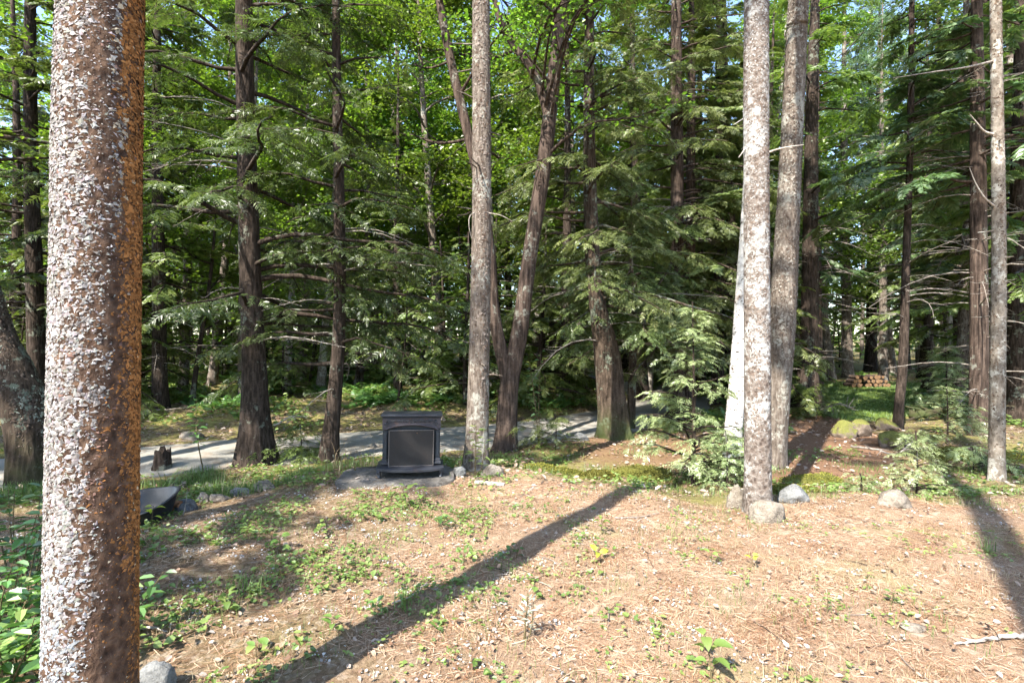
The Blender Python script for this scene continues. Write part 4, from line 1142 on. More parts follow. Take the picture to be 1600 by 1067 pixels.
# young trees under them
count = 0; tries = 0
while count < 105 and tries < 4000:
    tries += 1
    y = 12.5 + 22 * rs.uniform(0, 1); x = rs.uniform(-1.05, 1.05) * y
    if road_dist(x, y) < 2.0 or lawn_mask(x, y) > 0 or (0.56 < x / y < 0.80 and y < 27): continue
    k = rs.randint(3)
    if k < 2:
        PENDING.append((plant_tree('younghem%d' % k, 'young_hemlock', 'small young hemlock under the trees across the clearing', 'young tree', x, y, rs.uniform(0.6, 1.75), rs.uniform(0, 6.28), 'young hemlocks under the trees'), 'younghem', x, y))
    else:
        PENDING.append((plant_tree('youngmaple0', 'young_maple', 'small leafy maple sapling under the trees across the road', 'young tree', x, y, rs.uniform(0.5, 1.6), rs.uniform(0, 6.28), 'maple saplings under the trees'), 'youngmaple', x, y))
    count += 1
relabel()

# trees beside and behind the viewpoint: they shade the left and the far ground as in the photograph
PXp = np.array([UY, -UX]); PU = np.array([UX, UY])
def shade_pos(s, t):
    q = PXp * s + PU * t
    return q
SH = [('hemlock0', -8.5, -8.0, 1.0), ('hemlock1', -11.5, -6.5, 1.05), ('hemlock2', -6.6, -11.5, 1.1), ('maple0', -13.5, -11, 1.1), ('spruce2', -9.5, -14, 1.1), ('maple3', -5.6, -13.0, 0.9),
      ('spruce1', -14.5, -4.5, 1.0), ('spruce0', -4.9, -4.0, 1.0)]
for k, (kn, s_, t_, sc) in enumerate(SH):
    q = shade_pos(s_, t_)
    plant_tree(kn, 'shade_tree', 'tall tree standing behind the viewpoint, out of the picture', 'tree', q[0], q[1], sc, k * 1.7, 'trees behind the viewpoint')
# trunk whose shadow crosses the lower right corner
q = shade_pos(0.69, -2.2)
st = [(q[0], q[1], -0.2, 0.23), (q[0], q[1], 0.4, 0.2), (q[0] + 0.1, q[1], 6, 0.17), (q[0] + 0.1, q[1], 12, 0.1), (q[0], q[1], 18, 0.02)]
trunk_only('shade_tree', 'tall tree standing behind the viewpoint, out of the picture', 'tree', st, M['grey_bark'], np.random.RandomState(8), 16, 0.3, 0.02, 0.3, crown=(12, 18, 2.0, 24, M['spruce'], False, 12))['group'] = 'trees behind the viewpoint'

# far wall of woods
rs = np.random.RandomState(17)
g = Geo()
n = 22000
ang = rs.uniform(-0.95, 0.95, n); dist = rs.uniform(50, 72, n)
zc = rs.uniform(0, 1, n) ** 0.8 * 30
cl = rs.randint(0, 420, n)
ca = rs.uniform(-0.95, 0.95, 420); cd = rs.uniform(52, 72, 420); cz = rs.uniform(2, 28, 420)
px_ = np.stack([np.sin(ca[cl]) * cd[cl] * 1.1, np.cos(ca[cl]) * cd[cl], cz[cl]], -1) + rs.normal(0, 1, (n, 3)) * np.array([2.6, 2.6, 1.3])
px_[:, 2] = np.maximum(px_[:, 2] + 0.5, 0.3) + H(px_[:, 0], px_[:, 1])
g.quads(leaf_quads(rs, px_, rs.uniform(0.3, 0.6, n), 0.7), np.repeat(rs.uniform(0, 1, n), 2))
n = 16000
ang = rs.uniform(-1.0, 1.0, n); dist = rs.uniform(52, 84, n)
px_ = np.stack([np.sin(ang) * dist * 1.1, np.cos(ang) * dist, np.zeros(n)], -1)
px_[:, 2] = H(px_[:, 0], px_[:, 1]) + rs.uniform(0.1, 1, n) ** 1.2 * 7
g.quads(leaf_quads(rs, px_, rs.uniform(0.4, 0.8, n), 0.9), np.repeat(rs.uniform(0, 0.6, n), 2))
for k in range(130):
    a = rs.uniform(-0.9, 0.9); d = rs.uniform(50, 70); x, y = math.sin(a) * d * 1.1, math.cos(a) * d
    z = float(H(x, y)); r = rs.uniform(0.08, 0.2)
    v, f = tube(np.array([[x, y, z - 0.2], [x + rs.normal(0, .2), y, z + 9], [x + rs.normal(0, .4), y, z + 18]]), [r, r * 0.8, r * 0.3], 6); g.add(v, f, mat=1)
o = link('distant_woods', g.mesh('distant_woods', [M['maple'], M['grey_bark']])); tag(o, 'green mass of far-off woods behind everything', 'woods', kind='stuff')
# ------------------------------------------------------------------ stones
def ico(sub):
    t = (1 + 5 ** 0.5) / 2
    v = [(-1, t, 0), (1, t, 0), (-1, -t, 0), (1, -t, 0), (0, -1, t), (0, 1, t), (0, -1, -t), (0, 1, -t), (t, 0, -1), (t, 0, 1), (-t, 0, -1), (-t, 0, 1)]
    f = [(0, 11, 5), (0, 5, 1), (0, 1, 7), (0, 7, 10), (0, 10, 11), (1, 5, 9), (5, 11, 4), (11, 10, 2), (10, 7, 6), (7, 1, 8), (3, 9, 4), (3, 4, 2), (3, 2, 6), (3, 6, 8), (3, 8, 9), (4, 9, 5), (2, 4, 11), (6, 2, 10), (8, 6, 7), (9, 8, 1)]
    v = [np.array(p) / np.linalg.norm(p) for p in v]
    for _ in range(sub):
        mid = {}; nf = []
        def m(a, b):
            k = (min(a, b), max(a, b))
            if k not in mid:
                p = v[a] + v[b]; v.append(p / np.linalg.norm(p)); mid[k] = len(v) - 1
            return mid[k]
        for a, b, c in f:
            ab, bc, ca = m(a, b), m(b, c), m(c, a)
            nf += [(a, ab, ca), (b, bc, ab), (c, ca, bc), (ab, bc, ca)]
        f = nf
    return np.array(v), np.array(f)
IV, IF = ico(3)

def rock(label, px, d, w, h, mat, dep=None, seed=0, rough=0.2, sink=0.5, name='stone', rz=0.0):
    r_ = np.random.RandomState(seed + int(px))
    x, y = gx(px, d), d
    if name == 'moss_mound': h *= 0.42; w *= 1.3; rough = 0.19
    v = IV.copy()
    nz = 0
    for k in range(7):
        a = r_.normal(size=3) * (1.3 + 0.55 * k); nz = nz + np.sin(v @ a + r_.uniform(0, 6.28)) / (1 + 0.6 * k)
    v = v * (1 + rough * nz)[:, None]
    for k in range(9):
        a = r_.normal(size=3) * (5 + 1.5 * k); v = v * (1 + 0.018 * np.sin(v @ a + r_.uniform(0, 6.28)))[:, None]
    for k in range(8):                                  # a few flattened faces
        a = r_.normal(size=3); a /= np.linalg.norm(a); c = r_.uniform(0.72, 0.95)
        dd = v @ a; v = v - np.clip(dd - c, 0, None)[:, None] * a * 0.8
    hh = h / (1 - sink * 0.5) * 0.62
    v = v * np.array([w / 2, (dep or w * 0.8) / 2, hh])
    g = Geo(); g.add(v, IF)
    o = link(name, g.mesh(name, mat), None, (x, y, float(H(x, y)) + hh * (1 - sink) * 0.45))
    o.rotation_euler = (0, 0, rz)
    if mat is M['rock_moss']:
        m_ = 1600; iv = IV[IV[:, 2] > 0.05]; q = iv[r_.randint(0, len(iv), m_)]; ii = np.array([np.argmin(((IV - p_) ** 2).sum(1)) for p_ in iv])
        ids = ii[r_.randint(0, len(ii), m_)]; keep_ = r_.uniform(0, 1, m_) < np.clip(IV[ids, 2] * 1.6, 0.15, 1); ids = ids[keep_]; m_ = len(ids)
        pos = v[ids] + r_.normal(0, 1, (m_, 3)) * np.array([w, w, h]) * 0.02
        nrm = IV[ids] + r_.normal(0, 0.45, (m_, 3)); gm = Geo()
        tm = np.array([[(0, 0, 0), (0.5, 0.3, 0), (1, 0, 0), (0.5, -0.3, 0)]])
        gm.quads(place(tm, pos, rot_to(nrm, r_.normal(size=(m_, 3))), r_.uniform(0.012, 0.03, m_)), r_.uniform(0, 1, m_))
        mo = link('moss_fuzz', gm.mesh('moss_fuzz', M['moss_tuft']), o); mo['kind'] = 'stuff'
    return tag(o, label, 'moss mound' if name == 'moss_mound' else 'stone')

rock('upright pale stone leaning on the left of the pale trunk', 1151, 5.05, 0.17, 0.22, M['rock_pale'], 0.14, 1)
rock('rounded tan stone in front of the pale trunk', 1197, 4.62, 0.31, 0.19, M['rock_pale'], 0.24, 2, 0.07)
rock('low grey stone right of the pale trunk', 1238, 5.15, 0.34, 0.13, M['rock_grey'], 0.25, 3)
rock('yellow-green moss cushion behind the pale trunk', 1236, 5.75, 0.52, 0.17, M['rock_moss'], 0.4, 4, 0.06, name='moss_mound')
rock('pale oval stone alone at the clearing edge on the right', 1398, 5.0, 0.33, 0.16, M['rock_pale'], 0.24, 5, 0.08)
rock('brown boulder beside the path near the lawn', 1343, 10.4, 0.55, 0.34, M['rock_brown'], 0.45, 6)
rock('mossy-topped boulder left of the brown one', 1318, 10.3, 0.58, 0.30, M['rock_brown'], 0.45, 7)
rock('low stone right behind the brown boulder', 1384, 11.2, 0.45, 0.24, M['rock_brown'], 0.4, 8)
rock('flat brown rock below the boulders', 1402, 9.2, 0.75, 0.26, M['rock_brown'], 0.5, 9)
rock('mossy rock in the shade left of the right-edge trunk', 1482, 8.3, 0.5, 0.28, M['rock_moss'], 0.4, 10)
rock('mossy hump at the right edge of the picture', 1590, 8.2, 0.7, 0.36, M['rock_moss'], 0.5, 11, 0.07, name='moss_mound')
rock('mossy mound beside the brown path', 1276, 6.8, 0.55, 0.22, M['rock_moss'], 0.5, 12, 0.07, name='moss_mound')
rock('dark grey stone beside the black tub', 290, 4.98, 0.24, 0.14, M['rock_dark'], 0.18, 13)
rock('whitish stone nearest the tub in the edging row', 317, 5.35, 0.14, 0.09, M['rock_pale'], 0.11, 14)
rock('flat pale stone second from the tub in the edging row', 342, 5.35, 0.22, 0.08, M['rock_pale'], 0.16, 15)
rock('low grey stone third from the tub in the edging row', 377, 5.55, 0.21, 0.08, M['rock_grey'], 0.15, 16)
rock('largest pale stone at the end of the edging row', 411, 5.7, 0.23, 0.12, M['rock_pale'], 0.18, 17)
rock('small grey stone between the stove and the centre trunk', 716, 6.15, 0.2, 0.11, M['rock_grey'], 0.15, 18)
rock('pale stone right of the centre trunk foot', 771, 6.1, 0.27, 0.12, M['rock_pale'], 0.19, 19)
rock('grey lichen-spotted rock at the bottom left corner', 246, 2.36, 0.18, 0.13, M['rock_grey'], 0.17, 20, 0.1)
rock('flat white stone lying on the needles at lower right', 1428, 2.88, 0.15, 0.035, M['rock_pale'], 0.08, 21)
rock('mossy mound left of centre behind the clearing edge', 838, 7.0, 0.5, 0.2, M['rock_moss'], 0.4, 22, 0.07, name='moss_mound')
rock('dark mossy mound under the forked tree', 884, 6.7, 0.42, 0.22, M['rock_moss'], 0.38, 23, 0.07, name='moss_mound')
rock('rounded mossy mound in front of the cedar', 935, 6.5, 0.36, 0.2, M['rock_moss'], 0.34, 24, 0.07, name='moss_mound')
rock('wide mossy hump left of the young hemlock', 998, 7.3, 0.7, 0.26, M['rock_moss'], 0.5, 25, 0.07, name='moss_mound')
rock('half-buried stone on the road verge by the cedar', 905, 10.0, 0.45, 0.14, M['rock_grey'], 0.3, 26)
rock('pale stone at the far verge left of the big hemlock', 300, 10.1, 0.42, 0.16, M['rock_pale'], 0.3, 27)

# ------------------------------------------------------------------ stove on its slab
SX, SY = -1.2, 6.12
SZ = float(H(SX, SY)) + 0.02
g = Geo()
r_ = np.random.RandomState(3)
n = 26; th = np.linspace(0, 2 * math.pi, n, endpoint=False)
ex = np.sign(np.cos(th)) * np.abs(np.cos(th)) ** 0.45 * 0.66 * (1 + r_.uniform(-0.03, 0.03, n)); ey = np.sign(np.sin(th)) * np.abs(np.sin(th)) ** 0.45 * 0.42 * (1 + r_.uniform(-0.03, 0.03, n))
top = np.stack([ex * 0.985, ey * 0.985, np.full(n, 0.0)], -1); rim = np.stack([ex, ey, np.full(n, -0.012)], -1); bot = np.stack([ex, ey, np.full(n, -0.15)], -1)
v = np.concatenate([top, rim, bot, [[0, 0, 0.003]]])
f = [(k, (k + 1) % n, 3 * n, 3 * n) for k in range(n)] + [(n + k, n + (k + 1) % n, (k + 1) % n, k) for k in range(n)] + [(2 * n + k, 2 * n + (k + 1) % n, n + (k + 1) % n, n + k) for k in range(n)]
g.add(v, f)
o = link('stone_slab', g.mesh('stone_slab', M['concrete']), None, (SX - 0.14, SY - 0.14, SZ + 0.012)); o.rotation_euler = (R(0.8), R(0.5), R(7))
tag(o, 'flat grey slab lying under the iron stove', 'slab')

stove = thing('iron_stove', 'old blue-black cast iron wood stove with screened front, on a slab', 'stove', (SX, SY, SZ + 0.012), R(-3), None, 0.95)
stove.rotation_euler = (R(-0.8), R(0.9), R(9))
def part(name, fn, mat, parent, smooth=False):
    g = Geo(); fn(g); return link(name, g.mesh(name, mat, smooth), parent)
W2 = 0.345
part('firebox', lambda g: (box(g, -W2 + 0.02, W2 - 0.02, -0.14, 0.10, 0.12, 0.6965, 0.01),), M['iron'], stove)
tp = part('top_plate', lambda g: (box(g, -0.372, 0.372, -0.235, 0.13, 0.715, 0.745, 0.008),), M['iron_top'], stove)
part('top_moulding', lambda g: box(g, -0.355, 0.355, -0.215, 0.11, 0.697, 0.7145, 0.006), M['iron'], stove)
def header(g):
    # lintel with a shallow arch cut in its lower edge
    n = 24; xs_ = np.linspace(-0.35, 0.35, n)
    low = 0.565 + 0.055 * np.clip(1 - (xs_ / 0.30) ** 2, 0, 1) ** 0.8
    a = np.stack([xs_, np.full(n, -0.2), low], -1); b = np.stack([xs_, np.full(n, -0.2), np.full(n, 0.6965)], -1)
    a2 = a.copy(); a2[:, 1] = -0.141; b2 = b.copy(); b2[:, 1] = -0.141
    v = np.concatenate([a, b, a2, b2]); f = []
    for k in range(n - 1):
        f += [(k, k + 1, n + k + 1, n + k), (2 * n + k, 2 * n + k + 1, k + 1, k)]
    f += [(0, n, 3 * n, 2 * n), (n - 1, 3 * n - 1, 4 * n - 1, 2 * n - 1)]
    g.add(v, f)
hd = part('lintel', header, M['iron_purple'], stove)
def arch(g):
    x_ = np.linspace(-0.325, 0.325, 30); z_ = 0.560 + 0.058 * np.clip(1 - (x_ / 0.31) ** 2, 0, 1) ** 0.8
    v, f = tube(np.stack([x_, np.full(30, -0.205), z_], -1), np.full(30, 0.014), 8, cap=True); g.add(v, f)
part('arch_moulding', arch, M['iron_purple'], hd, True)
def scroll(g):
    def spiral(cx, cz, s, flip):
        t = np.linspace(0, 1, 22); a = t * 9.0; r = 0.021 * (1 - 0.8 * t) * s
        p = np.stack([cx + flip * r * np.cos(a), np.full(22, -0.203), cz + r * np.sin(a)], -1)
        v, f = tube(p, np.full(22, 0.0045), 5); g.add(v, f)
    for k in range(-5, 6):
        if k == 0: continue
        spiral(k * 0.056, 0.662 - 0.006 * (abs(k) == 5), 1.0, 1 if k % 2 else -1)
    for s in (1, -1):
        spiral(s * 0.305, 0.620, 1.0, s); spiral(s * 0.27, 0.632, 0.7, -s)
    x_ = np.linspace(-0.3, 0.3, 60)
    v, f = tube(np.stack([x_, np.full(60, -0.203), 0.662 + 0.017 * np.sin(x_ * 112)], -1), np.full(60, 0.004), 5); g.add(v, f)
    v, f = tube(np.stack([np.cos(np.linspace(0, 6.29, 18)) * 0.024, np.full(18, -0.203), 0.662 + np.sin(np.linspace(0, 6.29, 18)) * 0.019], -1), np.full(18, 0.006), 5); g.add(v, f)
part('scroll_ornament', scroll, M['iron_top'], hd, True)
for s in (-1, 1):
    def pil(g, s=s):
        a, b_ = (s * 0.285, s * 0.345) if s > 0 else (s * 0.345, s * 0.285)
        box(g, a, b_, -0.195, -0.10, 0.205, 0.5645, 0.006)
        box(g, a + 0.012, b_ - 0.012, -0.2035, -0.196, 0.23, 0.54, 0.003)
    p_ = part('pilaster', pil, M['iron'], stove)
    def pbase(g, s=s):
        a, b_ = (0.27, 0.362) if s > 0 else (-0.362, -0.27)
        box(g, a, b_, -0.212, -0.08, 0.135, 0.17, 0.006); box(g, a + 0.008, b_ - 0.008, -0.204, -0.09, 0.1705, 0.204, 0.006)
    part('pilaster_base', pbase, M['iron_top'], p_)
scr = part('fire_screen', lambda g: box(g, -0.272, 0.258, -0.232, -0.214, 0.122, 0.553, 0.004), M['screen'], stove)
scr.rotation_euler = (0, 0, R(1.5))
def frame(g):
    for a in ((-0.278, -0.266, 0.118, 0.558), (0.252, 0.264, 0.118, 0.558)):
        box(g, a[0], a[1], -0.239, -0.226, a[2], a[3], 0.003)
    for z in (0.118, 0.547):
        box(g, -0.2655, 0.2515, -0.2385, -0.2265, z, z + 0.011, 0.003)
part('screen_frame', frame, M['screen_frame'], scr)
def rivet(g):
    v = IV[:42] * 0.006 if False else IV * 0.006
    g.add(v + np.array([0.06, -0.233, 0.52]), IF[:])
part('screen_knob', rivet, M['rust'], scr, True)
def hearth(g):
    n = 24; x_ = np.linspace(-0.41, 0.39, n)
    fy = -0.27 - 0.14 * (1 - (x_ / 0.41) ** 2).clip(0, 1) ** 0.7
    rings = []
    for (o, z) in ((0.012, 0.078), (0.0, 0.086), (0.0, 0.112), (0.014, 0.119)):
        rings.append(np.stack([x_, fy + o, np.full(n, z)], -1))
    back = [np.stack([x_, np.full(n, 0.13), np.full(n, z)], -1) for z in (0.078, 0.119)]
    v = np.concatenate(rings + back); f = []
    for k in range(n - 1):
        for j in range(3):
            f.append((j * n + k, j * n + k + 1, (j + 1) * n + k + 1, (j + 1) * n + k))
        f.append((3 * n + k, 3 * n + k + 1, 5 * n + k + 1, 5 * n + k)); f.append((4 * n + k, 4 * n + k + 1, k + 1, k)); f.append((5 * n + k, 5 * n + k + 1, 4 * n + k + 1, 4 * n + k))
    for k in (0, n - 1):
        f += [(k, n + k, 2 * n + k, 3 * n + k), (k, 3 * n + k, 5 * n + k, 4 * n + k)]
    g.add(v, f)
part('hearth_shelf', hearth, M['iron_top'], stove)
for (lx_, ly_) in ((-0.375, -0.27), (0.355, -0.27), (-0.25, 0.07), (0.23, 0.07)):
    def leg(g, lx_=lx_, ly_=ly_):
        p = np.array([[lx_, ly_, 0.08], [lx_ - 0.004, ly_ - 0.012, 0.055], [lx_ + 0.002, ly_ - 0.004, 0.03], [lx_ - 0.003 * np.sign(lx_), ly_ - 0.016, 0.006], [lx_, ly_ - 0.018, 0.0]])
        v, f = tube(p, [0.034, 0.026, 0.019, 0.023, 0.022], 8, cap=True); g.add(v, f)
    part('leg', leg, M['iron_top'] if ly_ < 0 else M['iron'], stove, True)
part('rear_flue_collar', lambda g: g.add(*tube(np.array([[0, 0.08, 0.6], [0, 0.2, 0.6]]), [0.075, 0.075], 20, cap=True)), M['iron'], stove, True)

# weathered board right of the slab
g = Geo(); box(g, -0.17, 0.17, -0.03, 0.03, -0.01, 0.018, 0.004)
o = link('weathered_board', g.mesh('weathered_board', M['bleached'], False), None, (gx(765, 5.72), 5.72, float(H(gx(765, 5.72), 5.72)) + 0.01)); o.rotation_euler = (0, R(2), R(-12))
tag(o, 'short weathered board on the ground right of the slab', 'board')

# ------------------------------------------------------------------ black tub and clay pipe
TX, TY = gx(222, 4.75), 4.75
tub = thing('plastic_tub', 'black plastic tub half hidden behind the near trunk', 'tub', (TX - 0.03, TY, float(H(TX, TY)) - 0.01), R(-12))
def tubmesh(g):
    n = 40; th = np.linspace(0, 2 * math.pi, n, endpoint=False)
    def ring(a, b_, p, z, tilt):
        x_ = np.sign(np.cos(th)) * np.abs(np.cos(th)) ** p * a; y_ = np.sign(np.sin(th)) * np.abs(np.sin(th)) ** p * b_
        zz = z * 0.78 + tilt * (0.025 * (x_ / a) + 0.062 * (y_ / b_) + 0.03 * np.clip(x_ / a, 0, 1) * np.clip(y_ / b_ + 0.2, 0, 1))
        return np.stack([x_, y_, zz], -1)
    rs_ = [ring(0.20, 0.15, 0.68, 0.0, 0), ring(0.235, 0.185, 0.68, 0.02, 0), ring(0.272, 0.225, 0.68, 0.13, 0.5), ring(0.300, 0.252, 0.68, 0.235, 1), ring(0.318, 0.268, 0.68, 0.238, 1), ring(0.320, 0.27, 0.68, 0.25, 1), ring(0.298, 0.25, 0.68, 0.252, 1),
           ring(0.285, 0.238, 0.68, 0.236, 1), ring(0.262, 0.212, 0.68, 0.13, 0.5), ring(0.225, 0.175, 0.68, 0.035, 0), ring(0.15, 0.1, 0.68, 0.03, 0)]
    v = np.concatenate(rs_ + [np.array([[0, 0, 0.03]])]); f = []
    for k in range(len(rs_) - 1):
        for j in range(n):
            f.append((k * n + j, k * n + (j + 1) % n, (k + 1) * n + (j + 1) % n, (k + 1) * n + j))
    o_ = (len(rs_) - 1) * n
    f += [(o_ + j, o_ + (j + 1) % n, len(v) - 1, len(v) - 1) for j in range(n)]
    g.add(v, f)
part('basin', tubmesh, M['plastic'], tub, True)
def skirt(g):
    p = np.array([[-0.2, -0.212, 0.05], [0.0, -0.22, 0.05], [0.17, -0.208, 0.055]])
    v, f = tube(crom(p, 14), np.full(14, 0.012), 6, cap=True); g.add(v, f)
part('moulded_rib', skirt, M['plastic'], tub, True)
def handle(g):
    p = np.array([[-0.02, -0.262, 0.10], [-0.01, -0.29, 0.096], [0.11, -0.29, 0.104], [0.12, -0.262, 0.11]])
    v, f = tube(crom(p, 14), np.full(14, 0.009), 6, cap=True); g.add(v, f)
part('handle', handle, M['iron_top'], tub, True)
px_, d_ = 274, 4.95
g = Geo(); v, f = tube(crom(np.array([[-0.06, 0, -0.03], [-0.03, -0.01, 0.03], [0.02, -0.015, 0.045], [0.07, -0.03, 0.04]]), 14), np.full(14, 0.034), 12, cap=True); g.add(v, f)
o = link('clay_pipe', g.mesh('clay_pipe', M['clay']), None, (gx(px_, d_), d_, float(H(gx(px_, d_), d_)) + 0.05)); tag(o, 'bent orange clay pipe piece lying beside the tub', 'pipe')

# ------------------------------------------------------------------ stump, sticks, firewood
x, y = gx(252, 7.9), 7.9
r_ = np.random.RandomState(12)
g = Geo()
zz_ = np.array([-0.1, 0.0, 0.06, 0.14, 0.24, 0.30]); rad = np.array([0.15, 0.135, 0.118, 0.108, 0.103, 0.098])
v, f = tube(np.stack([zz_ * 0.05, zz_ * 0, zz_], -1), rad, 22, 0.05, r_, 0.25)
v[-22:, 2] += r_.uniform(-0.02, 0.09, 22); g.add(v, f)
inner = v[-22:] * np.array([0.75, 0.75, 1]) - np.array([0, 0, 0.05]); c0 = len(v)
vv = np.concatenate([v[-22:], inner, [[0, 0, 0.2]]])
g.add(vv, [(k, (k + 1) % 22, 22 + (k + 1) % 22, 22 + k) for k in range(22)] + [(22 + k, 22 + (k + 1) % 22, 44, 44) for k in range(22)])
o = link('tree_stump', g.mesh('tree_stump', M['hem_bark']), None, (x, y, float(H(x, y)))); tag(o, 'small jagged tree stump at the near edge of the road', 'stump')

def stick(label, pts, r0, mat, name='fallen_stick', twigs=3, seed=0):
    r_ = np.random.RandomState(seed)
    P_ = []
    for px_, d_, dz in pts:
        x_ = gx(px_, d_); P_.append((x_, d_, float(H(x_, d_)) + dz))
    c = crom(P_, 24); o0 = c[0].copy(); c = c - o0
    c[:, 2] += r_.normal(0, r0 * 0.25, 24)
    g = Geo(); t = np.linspace(0, 1, 24)
    v, f = tube(c, r0 * (1 - 0.65 * t), 7, 0.06, r_, cap=True); g.add(v, f)
    for k in range(twigs):
        i_ = r_.randint(5, 22); q = c[i_]; d_ = r_.normal(size=3) * np.array([1, 1, 0.25]); d_ /= np.linalg.norm(d_); L = r_.uniform(4, 14) * r0
        v, f = tube(np.stack([q, q + d_ * L * 0.5 + r_.normal(0, 0.1 * L, 3) * 0.3, q + d_ * L]), [r0 * 0.4, r0 * 0.28, r0 * 0.1], 5); g.add(v, f)
    o = link(name, g.mesh(name, mat), None, tuple(o0)); return tag(o, label, 'stick')
stick('bleached white branch lying at the lower right edge', [(1625, 2.75, 0.02), (1570, 2.74, 0.025), (1530, 2.72, 0.02), (1490, 2.70, 0.006)], 0.014, M['bleached'], seed=1)
stick('thin dark twig crossing the bleached branch', [(1540, 2.85, 0.03), (1555, 2.75, 0.045), (1570, 2.66, 0.01)], 0.004, M['red_bark'], seed=2, twigs=2)
stick('grey stick on the ground by the near trunk', [(218, 2.85, 0.012), (240, 2.85, 0.02), (262, 2.83, 0.012)], 0.008, M['bleached'], seed=3, twigs=0)
stick('long thin twig lying in the middle of the clearing', [(960, 4.62, 0.015), (1000, 4.66, 0.02), (1030, 4.75, 0.012)], 0.006, M['dead_twig'], seed=4)
stick('pale dry twig in the trunk shadow', [(612, 3.05, 0.015), (640, 3.1, 0.03), (665, 3.28, 0.03), (690, 3.35, 0.01)], 0.005, M['bleached'], seed=5, twigs=5)
stick('thin reddish twig near the end of the trunk shadow', [(760, 3.62, 0.01), (790, 3.55, 0.02), (806, 3.45, 0.01)], 0.004, M['red_bark'], seed=6)
stick('grey fallen bough arching below the boulders', [(1330, 9.0, 0.05), (1365, 8.6, 0.12), (1400, 8.5, 0.06), (1425, 8.8, 0.2)], 0.022, M['dead_twig'], seed=7, twigs=8)
stick('dead bough lying across the forest floor at left', [(225, 12.2, 0.1), (265, 12.0, 0.16), (300, 12.4, 0.1)], 0.022, M['dead_twig'], seed=8, twigs=9)
stick('dead fallen limb beside the flared hemlock', [(1282, 13.6, 0.1), (1310, 13.2, 0.3), (1335, 13.6, 0.1)], 0.03, M['dead_twig'], seed=9, twigs=10)
stick('fallen mossy log beside the thin pole tree', [(1420, 12.6, 0.12), (1455, 12.4, 0.2), (1490, 12.9, 0.25)], 0.11, M['dark_bark'], 'fallen_log', 5, 10)
stick('broken brushwood at the far verge right of the big hemlock', [(428, 10.9, 0.1), (455, 11.2, 0.25), (480, 11.8, 0.1)], 0.02, M['bleached'], seed=11, twigs=12)
stick('dry twig poking up beside the tub', [(286, 4.7, 0.0), (291, 4.7, 0.15), (293, 4.7, 0.28)], 0.004, M['dead_twig'], seed=12, twigs=4)

# firewood stack at the far end of the lawn
lg = Geo(); r_ = np.random.RandomState(6)
v, f = tube(np.stack([np.zeros(5), np.linspace(-0.25, 0.25, 5), np.zeros(5)], -1), np.full(5, 0.09), 10, 0.05, r_); lg.add(v, f)
lme = lg.mesh('log', M['red_bark'])
eg = Geo(); a_ = np.linspace(0, 2 * math.pi, 10, endpoint=False)
for yy, sg in ((-0.252, 1),):
    vv = np.concatenate([np.stack([np.cos(a_) * 0.088, np.full(10, yy), np.sin(a_) * 0.088], -1), [[0, yy * 1.02, 0]]])
    eg.add(vv, [(k, (k + 1) % 10, 10, 10) for k in range(10)])
eme = eg.mesh('cut_end', M['log_end'])
bx_, by_ = gx(1355, 21.5), 21.5
cnt = 0
for row in range(3):
    for k in range(9 - row):
        x_ = bx_ + (k - (8 - row) / 2) * 0.185 + r_.normal(0, 0.012); z_ = 0.09 + row * 0.158 + r_.normal(0, 0.008)
        y_ = by_ + r_.normal(0, 0.04)
        t = thing('firewood_log', 'round firewood log in the low stack at the end of the lawn', 'log', (x_, y_, float(H(bx_, by_)) + z_), r_.normal(0, 0.06), 'logs in the firewood stack', r_.uniform(0.7, 1.1))
        link('bark_sleeve', lme, t); link('cut_end', eme, t)

# ------------------------------------------------------------------ small plants that stand out
LEAF_T = None
def leaf_mesh(rs_, L, W, mat, name='leaf'):
    """one leaf with a curved midrib, pointed tip and folded halves"""
    n = 6; t = np.linspace(0, 1, n); w = W * np.sin(np.pi * t ** 0.8) ** 0.8; w[-1] = 0
    mid = np.stack([t * L, np.zeros(n), -0.25 * L * t * t + 0.05 * L * np.sin(t * 3)], -1)
    l = mid + np.stack([np.zeros(n), w, 0.35 * w], -1); r = mid + np.stack([np.zeros(n), -w, 0.35 * w], -1)
    v = np.concatenate([mid, l, r]); f = []
    for k in range(n - 1):
        f += [(k, k + 1, n + k + 1, n + k), (2 * n + k, 2 * n + k + 1, k + 1, k)]
    g = Geo(); g.add(v, f, rs_.uniform(0.2, 1))
    return g.mesh(name, mat)

